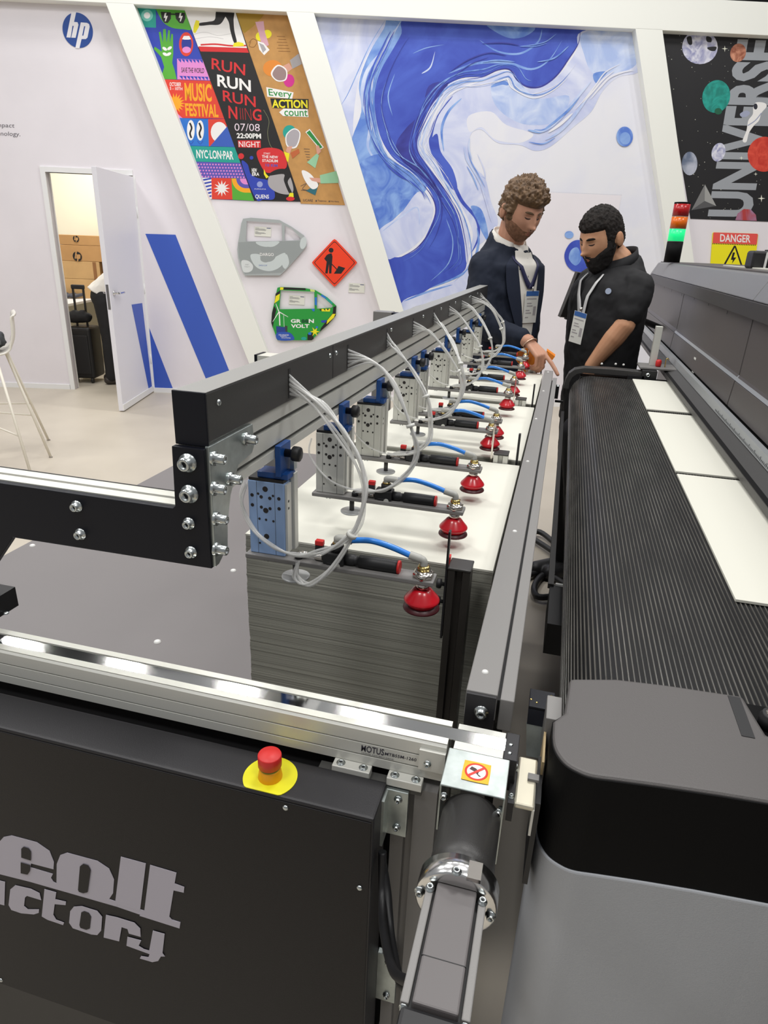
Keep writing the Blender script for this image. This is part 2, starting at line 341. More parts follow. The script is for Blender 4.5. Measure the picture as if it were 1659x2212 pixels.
# ---- guide posts with caps and fingers
def guide_post(y, lb, near):
    g = thing('guide_post', lb, 'guide post', (-.1, y, .6), 'guide posts between the board stacks')
    mb = MB().ext([(-.118, y - .018), (-.108, y - .018), (-.106, y - .010), (-.098, y - .010), (-.096, y - .018), (-.085, y - .018), (-.085, y + .018), (-.118, y + .018)], 'z', .6, 1.106)
    mb.build('post', mat('anodised_dark', rgb(66, 63, 60), .4, .4) if near else m_alu, g)
    MB().box((-.119, y - .019, 1.106), (-.084, y + .019, 1.110)).build('cap', m_black2, g, bevel=.0015)
    if near:
        MB().box((-.1225, y - .016, .985), (-.1195, y - .006, 1.166)).build('guide_strip', m_black, g)
        for z in (1.078, 1.048):
            MB().lathe((-.1225, y - .012, z), (-1, 0, 0), [(.003, 0), (.003, .004), (.007, .005), (.008, .008), (.007, .012), (0, .013)], 10).build('thumb_knob', m_rubber, g)
        MB().box((-.1225, y + .004, 1.09), (-.1195, y + .016, 1.116)).build('red_stop', m_redp, g)
    else:
        MB().box((-.126, y - .005, .98), (-.122, y + .005, 1.175)).build('guide_strip', m_nick, g)
        MB().box((-.067, y - .006, .98), (-.062, y + .006, 1.158)).build('guide_finger', m_black, g)
guide_post(.893, 'dark guide post with flat cap and thumb knobs before the first stack', True)
guide_post(1.513, 'capped silver guide post in the gap between the first two stacks', False)
guide_post(2.153, 'capped silver guide post in the gap before the farthest stack', False)
guide_post(2.80, 'capped silver guide post behind the farthest stack below the pointing hand', False)

# ---- front linear rail with gear motor
lr = thing('linear_rail', 'bright aluminium linear rail with gear motor across the feeder front', 'linear rail', (-.5, .53, 1.055))
prof = [(.514, 1.055), (.549, 1.055), (.549, 1.100), (.541, 1.100), (.541, 1.0985), (.523, 1.0985), (.523, 1.100), (.515, 1.100), (.512, 1.097), (.512, 1.083), (.514, 1.0825), (.514, 1.0815), (.512, 1.081), (.512, 1.0675), (.514, 1.067), (.514, 1.066), (.512, 1.0655), (.512, 1.055)]
MB().ext(prof, 'x', -1.35, -.056).build('rail_profile', m_alu, lr)
MB().box((-1.35, .541, 1.1001), (-.056, .549, 1.1006)).build('back_strip', m_aluw, lr)
MB().box((-1.35, .5235, 1.0986), (-.0, .5405, 1.0995)).build('polished_strip', m_mirror, lr)
MB().box((-1.35, .514, 1.1001), (-.056, .5228, 1.1006)).build('front_strip', m_aluw, lr)
mb = MB().box((-.0495, .541, 1.062), (-.002, .549, 1.0995)).box((-.0495, .512, 1.062), (-.002, .523, 1.0995)).box((-.0495, .512, 1.06), (-.002, .549, 1.094)); mb.build('end_block', m_alu, lr)
MB().box((-.0015, .512, 1.062), (.012, .551, 1.100)).build('end_cap', m_black, lr, bevel=.001)
for y in (.521, .533): rivet(lr, (.004, y, 1.100), (0, 0, 1), .0024)
MB().box((-.0535, .462, 1.098), (.0052, .5115, 1.100)).build('bracket_top', m_zinc, lr, bevel=.0008)
MB().box((-.0535, .462, 1.045), (-.052, .5115, 1.098)).build('bracket_side', m_zinc, lr); MB().box((.0038, .462, 1.02), (.0052, .5115, 1.098)).build('bracket_side', m_zinc, lr)
# hot-surface sticker: yellow square, red ring, hand
sc = onz(1029, 1668, 1.1003); mb = MB(); z = 1.1003
mb.mat(0).slab(smoothloop([(sc.x + a * .0125, sc.y + b * .0125, z) for a, b in ((-1, -.8), (-.8, -1), (.8, -1), (1, -.8), (1, .8), (.8, 1), (-.8, 1), (-1, .8))], 3), (0, 0, .0003))
mb.mat(1).lathe((sc.x, sc.y, z + .0003), (0, 0, 1), [(.0108, 0), (.0108, .0002), (.0088, .0002), (.0088, 0)], 28, False)
mb.mat(2).lathe((sc.x, sc.y, z + .0003), (0, 0, 1), [(.0088, .0001), (0, .00011)], 28, False)
mb.mat(3).slab([(sc.x + a * .009, sc.y + b * .009, z + .00045) for a, b in ((-.55, .62), (-.1, .45), (.25, .1), (.2, -.3), (.55, -.55), (.35, -.6), (.05, -.3), (-.15, -.05), (-.75, .2))], (0, 0, .0001))
mb.mat(1).slab([(sc.x + a * .0098, sc.y + b * .0098, z + .0006) for a, b in ((-.78, -.6), (-.6, -.78), (.78, .6), (.6, .78))], (0, 0, .0001))
mb.build('warning_sticker', [ink('sticker_yellow', 226, 180, 40), ink('sticker_red', 224, 62, 52), ink('sticker_white', 236, 232, 226), ink('sticker_dark', 70, 48, 52)], lr)
AX, AZ = -.0225, 1.071; YD = (0, -1, 0)
MB().lathe((AX, .462, AZ), YD, [(.0265, 0), (.0265, .052), (.0268, .0525), (.0268, .070)], 40).build('gearbox', m_black2, lr)
MB().lathe((AX, .392, AZ), YD, [(.027, 0), (.0325, .001), (.0325, .019), (.031, .020), (.022, .020)], 40).build('flange', mat('machined_alu', (.8, .8, .79), .2, 1.0), lr)
MB().box((AX + .006, .372, AZ + .028), (AX + .017, .388, AZ + .0318)).build('flange_flat', m_nick, lr); bolt(lr, (AX - .002, .374, AZ + .0322), (0, 0, 1), .0028, .003); bolt(lr, (AX - .029, .372, AZ + .004), YD, .003, .004); bolt(lr, (AX + .028, .372, AZ - .002), YD, .003, .004)
m_mot = mat('motor_grey', rgb(98, 94, 94), .45)
MB().box((AX - .0155, .28, AZ - .0195), (AX + .0155, .372, AZ + .0195)).build('motor_body', m_mot, lr, bevel=.0015)
MB().box((AX - .0157, .312, AZ - .0196), (AX + .0157, .3126, AZ + .0197)).build('motor_joint', m_rubber, lr)
for sx in (-1, 1):
    MB().box((AX + sx * .0175, .28, AZ - .014), (AX + sx * .0235, .366, AZ + .0165)).build('motor_rib', m_grey, lr, bevel=.001); MB().box((AX + sx * .0152, .28, AZ - .018), (AX + sx * .0178, .37, AZ + .010)).build('rib_groove', m_rubber, lr)
    bolt(lr, (AX + sx * .0205, .3665, AZ + .0165), (0, 0, 1), .0026, .0035); bolt(lr, (AX + sx * .0205, .279, AZ + .013), YD, .0022, .003)
MB().box((AX - .0225, .215, AZ - .022), (AX + .0215, .2795, AZ + .016)).build('motor_plug_housing', m_rubber, lr, bevel=.003)
bolt(lr, (-.049, .463, 1.087), (0, -1, 0), .0028, .004); bolt(lr, (.0005, .463, 1.082), (0, -1, 0), .0028, .004)
MB().box((.0005, .461, 1.03), (.004, .468, 1.085)).build('bracket_tab', m_zinc, lr)
# clamps, carriage pieces and labels on the front face
for x0, x1 in ((-.170, -.130), (-.112, -.076)):
    MB().box((x0, .500, 1.046), (x1, .5118, 1.0555)).build('clamp', m_alu, lr, bevel=.0008)
    for t in (.2, .8): bolt(lr, (x0 + (x1 - x0) * t, .506, 1.0555), (0, 0, 1), .0032, .002)
MB().box((-.185, .502, 1.040), (-.076, .512, 1.047)).build('clamp_bar', m_alud, lr)
MB().box((-.082, .508, 1.068), (-.056, .5119, 1.092)).build('label_plate', m_alu, lr); bolt(lr, (-.073, .508, 1.077), (0, -1, 0), .0026, .004)
mb = MB()
text_into(mb, 'MOTUS', ony(780, 1622, .5117), ony(829, 1632, .5117), ony(781, 1609, .5117), bold=.012)
text_into(mb, 'MTB55M-1260', ony(831, 1631, .5117), ony(899, 1645, .5117), ony(832, 1625, .5117), bold=.01)
text_into(mb, 'LINEAR AXIS BELT DRIVE', ony(781, 1627, .5117), ony(850, 1642, .5117), ony(781, 1625, .5117))
mb.build('lettering', ink('motus_dark', 52, 50, 62), lr)
# upright profile, angle plates and cables behind the motor
up = thing('support_upright', 'grey aluminium upright with zinc angle plates behind the motor', 'machine post', (-.085, .54, 0))
MB().ext([(-.106, .505), (-.092, .505), (-.091, .512), (-.084, .512), (-.083, .505), (-.060, .505), (-.060, .548), (-.106, .548)], 'z', .06, 1.045).build('post', m_grey, up)  # shade on the upright put in as a darker grey than bare aluminium
MB().box((-.12, .46, 0), (-.04, .57, .06)).build('foot', m_rubber, up)
for z0, z1 in ((.985, 1.044), (.72, .80)):
    MB().box((-.1115, .497, z0), (-.088, .5045, z1)).build('angle_plate', m_zinc, up, bevel=.0008)
    for z in (z0 + .012, z1 - .010): bolt(up, (-.098, .497, z), (0, -1, 0), .003, .004)
MB().box((-.1115, .48, .985), (-.1085, .4970, 1.044)).build('angle_plate', m_zinc, up); bolt(up, (-.1115, .488, 1.037), (-1, 0, 0), .002, .006); bolt(up, (-.1115, .488, .992), (-1, 0, 0), .002, .006)
for k in range(2):
    o = MB().tube(smoothpath([(-.1055, .47, .99 - k * .01), (-.100 + k * .005, .455, .955), (-.090 + k * .008, .42, .955 - k * .01), (-.066 + k * .006, .36, .99 - k * .01), (-.040, .315, 1.055 - k * .006)], 8), .0042, 10).build('motor_cable', m_rubber)
    o['label'] = ('upper black cable curving from the cabinet side to the motor', 'lower black cable curving from the cabinet side to the motor')[k]; o['category'] = 'cable'; o['group'] = 'cables at the motor'
MB().box((.0137, .485, 1.069), (.0325, .5495, 1.075)).build('cream_end_plate', mat('cream_metal', rgb(214, 208, 188), .35, .5), lr, bevel=.002)
MB().box((.0305, .485, 1.04), (.0328, .5495, 1.071)).build('plate_edge', m_alu, lr); MB().box((.024, .517, 1.075), (.0345, .525, 1.078)).build('grey_tab', m_grey, lr)
MB().box((.008, .487, 1.05), (.0137, .545, 1.072)).build('plate_bracket', m_black, lr); bolt(lr, (.0105, .532, 1.072), (0, 0, 1), .003, .006); bolt(lr, (.0105, .495, 1.072), (0, 0, 1), .002, .003)

# ---- black control cabinet with emergency stop and lettering
CY = .451
m_pblk0 = mat('deep_black', rgb(12, 12, 13), .7, spec=.1)
cb = thing('control_cabinet', 'black control cabinet with grey brand lettering in the lower corner', 'control cabinet', (-.65, .47, .58))
MB().box((-1.3, CY, .582), (-.111, .5005, 1.05)).build('casing', m_black, cb, bevel=.0025)
MB().box((-1.3, CY - .0012, .586), (-.113, CY, 1.0455)).build('front_panel', mat('black_front_panel', rgb(19, 17, 19), .5, bump=.1, bscale=900, spec=.3), cb, bevel=.0008)
for px, py in ((617, 1745), (777, 1918), (2, 2117)): rivet(cb, ony(px, py, CY - .0012), (0, -1, 0), .0032, name='screw')
MB().box((-1.3, .5008, .6), (-.114, .556, 1.038)).build('dark_gap_filler', m_pblk0, cb)  # black filler added so the gap under the rail stays dark
ec = onz(584, 1678, 1.0502); es = []
for k in range(48):
    a = 2 * math.pi * k / 48; x, y = ec.x + .0272 * math.cos(a), ec.y + .0272 * math.sin(a); es.append((x, max(y, CY + .0006), 1.0502))
ed = MB().slab(es, (0, 0, .0008)).build('emergency_stop', m_yel, cb)
MB().lathe((ec.x, ec.y, 1.051), (0, 0, 1), [(.0122, 0), (.0122, .0005), (.0118, .004), (.0108, .009), (.0104, .012)], 28).build('collar', m_amb, ed)
MB().lathe((ec.x, ec.y, 1.063), (0, 0, 1), [(.0104, 0), (.0104, .002)], 28).build('green_ring', mat('green_ring', rgb(96, 120, 50), .5), ed)
MB().lathe((ec.x, ec.y, 1.065), (0, 0, 1), [(.0108, 0), (.0118, .001), (.0118, .013), (.0112, .0142), (0, .0146)], 32, False).build('mushroom_button', m_redp, ed)
for x in (-1.25, -.18): MB().box((x - .02, .46, 0), (x + .02, .50, .582)).build('leg', m_black, cb)
def Z7(pts): return [ony(x / 2.37, 1300 + y / 2.37, CY - .0013) for x, y in pts]
LG = [[(-60, 1370), (0, 1388), (600, 1560), (920, 1670), (925, 1640), (600, 1535), (290, 1448), (-60, 1350)],
      [(-12, 1390), (-10, 1260), (0, 1225), (20, 1203), (60, 1195), (190, 1230), (255, 1275), (277, 1330), (275, 1368), (160, 1338), (158, 1358), (272, 1392), (262, 1412), (275, 1432), (300, 1445), (298, 1468)],
      [(290, 1470), (292, 1340), (310, 1295), (345, 1283), (500, 1325), (560, 1365), (585, 1420), (580, 1490), (560, 1520), (602, 1535), (600, 1557)],
      [(620, 1303), (748, 1338), (718, 1580), (590, 1545)], [(770, 1345), (905, 1385), (895, 1440), (945, 1458), (942, 1487), (890, 1475), (868, 1610), (885, 1630), (925, 1638), (920, 1670), (715, 1605), (740, 1582)],
      [(-20, 1420), (28, 1432), (24, 1552), (-20, 1540)], [(46, 1550), (55, 1470), (80, 1449), (160, 1467), (205, 1490), (213, 1525), (140, 1503), (130, 1512), (125, 1555), (145, 1572), (202, 1572), (200, 1590), (175, 1598), (110, 1592), (60, 1575)],
      [(230, 1468), (290, 1485), (285, 1520), (340, 1533), (338, 1550), (282, 1545), (275, 1600), (290, 1625), (330, 1640), (325, 1652), (245, 1625), (216, 1608)],
      [(356, 1640), (362, 1580), (380, 1558), (420, 1555), (500, 1580), (525, 1610), (520, 1680), (500, 1703), (470, 1700), (375, 1668)],
      [(533, 1715), (545, 1600), (600, 1612), (690, 1640), (720, 1670), (722, 1712), (662, 1695), (655, 1672), (625, 1662), (612, 1735)],
      [(655, 1712), (725, 1730), (712, 1758), (740, 1775), (766, 1782), (785, 1680), (845, 1697), (834, 1795), (846, 1812), (826, 1812), (812, 1835), (782, 1841), (718, 1822), (725, 1810), (762, 1816), (768, 1800), (650, 1757)]]
HO = [[(113, 1260), (125, 1250), (150, 1258), (162, 1275), (162, 1320), (113, 1305)], [(110, 1330), (160, 1345), (156, 1375), (145, 1392), (110, 1385)],
      [(413, 1350), (430, 1337), (455, 1345), (468, 1370), (452, 1482), (430, 1487), (408, 1480), (403, 1470)], [(420, 1585), (435, 1579), (458, 1588), (470, 1608), (463, 1668), (445, 1674), (415, 1664), (410, 1650)]]
mb = MB()
for i, p in enumerate(LG): mb.mat(0).slab([q - Vector((0, .00006 * i, 0)) for q in Z7(p)], (0, -.0004, 0))
for p in HO: mb.mat(1).slab([q + Vector((0, -.0012, 0)) for q in Z7(p)], (0, -.0002, 0))
mb.build('lettering', [ink('lettering_grey', 182, 178, 190, .5), MATS['black_front_panel']], cb)

# ---- gripper beam: black cover, slotted profile, end plate and black arm
gb = thing('gripper_beam', 'long overhead beam with black cover and aluminium profile carrying grippers', 'machine beam', (-.35, .575, 1.2))
MB().box((-.366, .576, 1.3575), (-.330, 2.95, 1.4085)).build('cover', [m_black2, m_grey][0], gb, bevel=.0015)
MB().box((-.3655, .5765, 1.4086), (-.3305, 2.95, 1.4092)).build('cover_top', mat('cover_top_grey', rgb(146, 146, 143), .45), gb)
MB().box((-.3665, .5735, 1.354), (-.3295, .5765, 1.4095)).build('end_cap', m_navy, gb, bevel=.001)
pf = [(-.366, 1.293), (-.333, 1.293), (-.333, 1.304), (-.340, 1.304), (-.340, 1.311), (-.333, 1.311), (-.333, 1.334), (-.340, 1.334), (-.340, 1.341), (-.333, 1.341), (-.333, 1.357), (-.366, 1.357)]
MB().ext(pf, 'y', .578, 2.93).build('profile', m_alu, gb)
for z in (1.304, 1.334): MB().box((-.3405, .58, z + .0005), (-.3385, 2.93, z + .0065)).build('profile_slot', m_alud, gb)
SLOTS = [.787, 1.030, 1.278, 1.511, 1.757, 1.992, 2.23, 2.47, 2.71]
for y in SLOTS: MB().box((-.3305, y - .0035, 1.362), (-.3296, y + .0035, 1.400)).build('tube_slot', m_rubber, gb)
for y in (.601, .943, .972, 1.31, 1.62, 1.86, 2.10, 2.40, 2.43, 2.62): rivet(gb, (-.330, y, 1.3945), (1, 0, 0), .0036, name='screw')
MB().box((-.3302, .9565, 1.3585), (-.3297, .9573, 1.408)).build('cover_joint', m_rubber, gb)
zp = [(.572, 1.3555), (.672, 1.3555), (.675, 1.330), (.668, 1.322), (.633, 1.318), (.612, 1.290), (.602, 1.262), (.599, 1.234), (.578, 1.222), (.570, 1.222)]
MB().ext([(y, z) for y, z in zp], 'x', -.3325, -.3275).build('zinc_end_plate', m_zinc, gb, bevel=.0008)
for px, py in ((538, 948), (468, 990), (504, 1034), (469, 1055), (473, 1120), (473, 1186)): p = onx(px - 8, py, -.3275); bolt(gb, p, (1, 0, 0), .0052, .014)
arm = [(-.331, 1.3535), (-.331, 1.2205), (-.587, 1.218), (-.622, 1.176), (-.66, 1.112), (-1.2, 1.112), (-1.2, 1.285), (-.372, 1.285), (-.369, 1.288), (-.367, 1.3535)]
MB().ext(arm, 'y', .567, .575).build('arm_plate', m_navy, gb, bevel=.0008)
ymx = onz(0, 1009, 1.286).y
pr = [(.575, 1.235), (ymx, 1.235), (ymx, 1.286), (ymx - (ymx - .575) * .42, 1.286), (ymx - (ymx - .575) * .42, 1.281), (ymx - (ymx - .575) * .58, 1.281), (ymx - (ymx - .575) * .58, 1.286), (.575, 1.286)]
MB().ext(pr, 'x', -1.2, -.367).build('arm_profile', m_aluw, gb)
MB().box((-1.2, ymx - (ymx - .575) * .57, 1.2812), (-.367, ymx - (ymx - .575) * .43, 1.283)).build('profile_slot', mat('slot_grey', rgb(150, 148, 150), .5), gb)
MB().box((-1.2, ymx, 1.22), (-.367, ymx + .002, 1.2865)).build('profile_edge', m_rubber, gb)
for px, py, r in ((407, 999, .0068), (411, 1066, .0068), (409, 1130, .0046), (414, 1192, .0046), (167, 1093, .0046), (175, 1153, .0046)): bolt(gb, ony(px, py, .567), (0, -1, 0), r, r * 1.6)
MB().box((-.68, .555, 1.101), (-.632, .60, 1.128)).build('carriage', m_rubber, gb); rivet(gb, (-.628, .575, 1.104), (0, 0, 1), .004)
# rear arm ends that rise behind the cover
bx = thing('rear_support', 'grey box with black end rising behind the beam', 'machine support', (-.5, 2.3, 1.0))
q0, q1 = ony(806, 672, 1.95), ony(845, 700, 1.95)
MB().box((q0.x, 1.95, 1.25), (q1.x, 1.99, q0.z)).build('arm_box', m_grey, bx, bevel=.002)
MB().box((q1.x, 1.95, 1.25), (q1.x + .05, 1.985, q0.z - .002)).build('arm_end', m_navy, bx)
MB().box((q0.x, 1.96, .6), (q1.x, 1.985, 1.25)).build('post', m_grey, bx)
bx2 = thing('rear_profile', 'short bright profile end with black cap showing over the beam', 'machine profile', (-.5, 1.2, 1.2))
q0, q1 = ony(549, 766, 1.15), ony(585, 790, 1.15)
MB().box((q0.x, 1.15, 1.30), (q0.x + .006, 1.19, q0.z)).build('end_cap', m_navy, bx2); MB().box((q0.x + .006, 1.15, 1.30), (-.37, 1.19, q0.z - .001)).build('profile', m_aluw, bx2)
MB().box((q0.x + .01, 1.155, .6), (q0.x + .05, 1.185, 1.30)).build('post', m_grey, bx2)
# ---- suction grippers
def gripper():
    y0 = .742
    g = thing('suction_gripper', '', 'suction gripper', (-.25, .75, 1.12), 'suction grippers hanging from the beam')
    b = MB().box((-.372, y0, 1.1555), (-.3218, y0 + .036, 1.2595)).build('slide_body', m_alu, g, bevel=.0012)
    mb = MB()
    for x in (-.360, -.3345): mb.box((x, y0 - .0002, 1.156), (x + .0004, y0 + .0001, 1.259))
    mb.build('seam', m_alud, b)
    mb = MB(); cx = -.3475
    for dx, z, r in ((0, 1.2495, .0038), (0, 1.2195, .0038), (0, 1.182, .0038), (-.019, 1.239, .0024), (.019, 1.2385, .0024), (-.019, 1.225, .0024), (.019, 1.2245, .0024), (-.006, 1.238, .0024), (.0062, 1.2375, .0024), (-.0062, 1.2235, .0022), (.0062, 1.223, .0022), (-.0102, 1.242, .0017), (.0108, 1.2415, .0017), (-.0095, 1.2065, .0017), (0, 1.2062, .0017), (.0105, 1.2055, .0017), (-.010, 1.171, .0015), (.0105, 1.171, .0015)):
        mb.cyl((cx + dx, y0 - .0003, z), (cx + dx, y0 + .001, z), r, 12)
    mb.build('screw_holes', mat('hole_dark', rgb(44, 40, 40), .7), b)
    MB().box((-.3217, y0 + .004, 1.16), (-.3185, y0 + .018, 1.257)).build('side_rail', m_alu, b); MB().box((-.3217, y0 + .022, 1.158), (-.3155, y0 + .034, 1.268)).build('side_plate', m_alu, b, bevel=.0006)
    mb = MB()
    for z in (1.232, 1.222): mb.box((-.3186, y0 + .007, z), (-.3182, y0 + .010, z + .003))
    mb.build('side_sensor', m_rubber, b)
    MB().box((-.371, y0 + .001, 1.2595), (-.3225, y0 + .035, 1.2635)).build('slide_cap', m_rubber, b)
    k = MB().box((-.3328, y0, 1.268), (-.3250, y0 + .034, 1.3095)).box((-.360, y0 + .004, 1.2635), (-.3175, y0 + .030, 1.2715)).build('blue_bracket', m_blueb, g, bevel=.0008)
    MB().lathe((-.3250, y0 + .016, 1.297), (1, 0, 0), [(.0055, 0), (.0055, .009), (.0088, .010), (.0104, .012), (.0104, .019), (.0088, .021), (0, .0215)], 8).build('clamp_knob', m_rubber, k)
    MB().box((-.3225, y0 + .024, 1.272), (-.3165, y0 + .034, 1.296)).build('bracket_tab', m_zinc, k)
    a = MB().box((-.377, y0 - .007, 1.1485), (-.117, y0 + .021, 1.1553)).build('arm_bar', m_grey, g, bevel=.0014)
    for dx in (0, .0055): MB().cyl((-.352 + dx, y0, 1.1485), (-.352 + dx, y0, 1.1455), .0018, 8).build('screw', m_bolt, a)
    cxx, cy = -.1325, y0 + .0065
    n = MB().lathe((cxx, cy, 1.1553), (0, 0, 1), [(.0145, 0), (.0145, .0058), (.0125, .0068), (.0105, .007), (.0105, .010)], 6).build('hex_nut', m_nick, g)
    MB().lathe((cxx, cy, 1.1653), (0, 0, 1), [(.0085, 0), (.0085, .0052), (.006, .006)], 6).build('brass_nut', m_brass, n)
    c = MB().lathe((cxx, cy, 0), (0, 0, 1), [(.0095, 1.1385), (.0122, 1.1370), (.0150, 1.1335), (.0222, 1.1250), (.0235, 1.1228), (.0235, 1.1212), (.0195, 1.1165), (.0185, 1.1150)], 32).build('suction_cup', m_red, g)
    MB().lathe((cxx, cy, 0), (0, 0, 1), [(.0185, 1.1152), (.0238, 1.1116), (.0242, 1.1098), (.0238, 1.1092), (.017, 1.1135)], 32, False).build('cup_lip', mat('dark_red_rubber', rgb(70, 14, 22), .4), c)
    MB().cyl((cxx, cy, 1.1485), (cxx, cy, 1.1375), .0088, 20).build('cup_collar', m_nick, c)
    f = MB().cyl((-.309, cy, 1.1485), (-.309, cy, 1.127), .0042, 12).build('press_foot', m_alud, g)
    MB().lathe((-.309, cy, 1.1235), (0, 0, 1), [(.0175, 0), (.0192, .0012), (.0192, .0032), (.0175, .0038), (.004, .004)], 32).build('foot_disc', mat('foot_white', rgb(206, 208, 208), .35, .3), f)
    ey = y0 + .008
    v = MB().box((-.2675, ey - .011, 1.1555), (-.238, ey + .011, 1.1725)).box((-.2625, ey - .0115, 1.147), (-.242, ey - .004, 1.160)).build('vacuum_ejector', m_rubber, g, bevel=.002)
    MB().cyl((-.2465, ey - .0116, 1.1555), (-.2465, ey - .0126, 1.1555), .0044, 18).build('ejector_button', m_alu, v)
    MB().lathe((-.238, ey, 1.1625), (1, 0, 0), [(.0075, 0), (.0075, .012), (.0062, .013), (.0062, .018), (.0088, .019), (.0092, .040), (.0088, .066), (.0088, .071)], 20).build('silencer', m_rubber, v)
    MB().lathe((-.167, ey, 1.1625), (1, 0, 0), [(.0091, 0), (.0091, .0028), (.0078, .0034)], 20).build('silencer_ring', m_redp, v)
    MB().lathe((-.250, ey, 1.1725), (0, 0, 1), [(.0088, 0), (.0088, .009), (.0070, .010)], 16).build('top_port', m_rubber, v)
    MB().lathe((-.250, ey, 1.1825), (0, 0, 1), [(.0068, 0), (.0068, .003)], 6).build('port_nut', m_brass, v)
    MB().lathe((-.305, ey - .002, 1.161), (1, 0, 0), [(.0045, 0), (.0045, .012), (.003, .013), (.003, .024), (.0052, .025), (.0052, .0375)], 14).build('inlet_pipe', m_nick, v)
    MB().lathe((-.303, ey - .004, 1.1555), (0, -.35, 1), [(.0045, -.004), (.0055, -.002), (.0055, .004), (.0042, .008)], 12).build('inlet_fitting', m_rubber, v)
    MB().box((-.280, ey - .004, 1.166), (-.270, ey + .004, 1.1775)).build('shut_off_lever', m_rubber, v); MB().box((-.2805, ey - .0042, 1.1775), (-.2692, ey + .0042, 1.1845)).build('lever_cap', m_redp, v, bevel=.001)
    h = MB().tube(smoothpath([(-.232, ey, 1.1905), (-.205, ey - .0005, 1.1945), (-.178, ey - .001, 1.1905), (-.150, ey - .002, 1.1825)], 8), .0040, 12, False).build('blue_hose', m_hose, g)
    MB().tube(smoothpath([(-.250, ey, 1.1845), (-.250, ey, 1.1895), (-.246, ey, 1.1910), (-.230, ey, 1.1908)], 5), [.0050] * 5 + [.0056] * 11, 12).build('grey_elbow', m_gfit, h)
    MB().tube(smoothpath([(-.152, ey - .002, 1.1832), (-.138, ey - .0015, 1.1798), (-.1335, ey - .001, 1.177), (-.1328, ey - .001, 1.1695)], 5), [.0056] * 6 + [.0050] * 10, 12).build('grey_elbow', m_gfit, h)
    return g
G0 = gripper()
GY = [.750, 1.003, 1.230, 1.534, 1.640, 1.979, 2.193, 2.50, 2.74]
GL = ['nearest suction gripper with bluish slide and red cup before the first stack', 'second suction gripper from the beam end, its red cup behind the guide strip',
      'third suction gripper from the near end of the beam', 'fourth suction gripper from the near end, over the middle stack', 'fifth suction gripper, half hidden close behind the fourth', 'sixth suction gripper from the near end of the beam',
      'seventh suction gripper from the near end, close behind the sixth', 'eighth suction gripper, second last before the man in the jacket', 'last suction gripper at the far beam end beside the pointing hand']
GR = []
for i, y in enumerate(GY):
    if i == 0: G0['label'] = GL[0]; GR.append(G0)
    else: GR.append(copy_tree(G0, (0, y - GY[0], 0), GL[i]))
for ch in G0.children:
    if ch.name.startswith('slide_body'): ch.material_slots[0].link = 'OBJECT'; ch.material_slots[0].material = mat('slide_blue_reflection', rgb(150, 180, 224), .4, .15)  # blue reflection put into the base colour of the nearest slide
random.seed(11)
def tubes(g, pts_list, n, jit, r=.0017, tie=None):
    for k in range(n):
        pts = [Vector(p) + Vector((random.uniform(-jit, jit), random.uniform(-jit, jit) * .8, random.uniform(-jit, jit))) * (0 if i in (0,) else 1) + (Vector((0, 0, -.0065 * k)) if i == 0 else Vector()) for i, p in enumerate(pts_list)]
        MB().tube(smoothpath(pts, 7), r, 8, False).build('air_tube', m_tube, g)
    if tie is not None:
        p = Vector(tie[0]); t = Vector(tie[1]).normalized(); MB().lathe(p - t * .0025, t, [(.0072, 0), (.0072, .005)], 14).build('cable_tie', mat('tie_white', rgb(222, 222, 216), .4), g)
def Q(px, py, y): return ony(px, py, y)
# nearest: big loop of several tubes out of the beam, round the slide and back to the ejector
L1 = [(-.331, .787, 1.392), Q(685, 868, .775), Q(738, 925, .765), Q(775, 990, .755), Q(790, 1060, .745), Q(778, 1125, .735), Q(745, 1168, .728), Q(690, 1193, .724), Q(640, 1196, .724), Q(590, 1180, .724), Q(545, 1140, .726), Q(522, 1085, .732), Q(530, 1042, .742)]
tubes(g=GR[0], pts_list=L1, n=3, jit=.003)
L1b = [(-.331, .787, 1.387), Q(690, 872, .775), Q(740, 930, .765), Q(776, 995, .755), Q(789, 1060, .745), Q(772, 1135, .735), Q(742, 1195, .728), Q(705, 1240, .724), Q(665, 1260, .724), Q(638, 1245, .724), Q(640, 1215, .728)]
tubes(g=GR[0], pts_list=L1b, n=4, jit=.004)
tubes(g=GR[0], pts_list=[(-.331, .787, 1.380), Q(680, 880, .775), Q(735, 945, .765), Q(770, 1010, .755), Q(785, 1065, .745), Q(770, 1130, .735), Q(735, 1172, .728), Q(690, 1196, .724), Q(650, 1203, .73)], n=2, jit=.003, tie=(Q(760, 1155, .732), Q(770, 1130, .732) - Q(745, 1170, .732)))
for i in range(1, 9):
    y, s = GY[i], SLOTS[i]; g = GR[i]; dr = random.uniform(-.01, .012)
    P = [(-.331, s, 1.392), (-.300 + dr, s * .8 + y * .2, 1.372 + dr * .5), (-.262 + dr, s * .5 + y * .5, 1.338 + dr), (-.226 + dr, y, 1.285), (-.214 + dr, y, 1.235), (-.226, y - .004, 1.195 - dr * .3), (-.255, y - .008, 1.172), (-.285, y - .008, 1.168), (-.303, y - .004, 1.163)]
    tubes(g, P, 6 if i < 5 else 5, .004, tie=(P[3], Vector(P[4]) - Vector(P[2])))
    P2 = [(-.331, s, 1.384)] + P[1:5] + [(-.235, y - .01, 1.185), (-.285, y - .016, 1.168), (-.345, y - .014, 1.178), (-.385, y - .004, 1.215), (-.382, y + .006, 1.245)]
    tubes(g, P2, 1, .003)
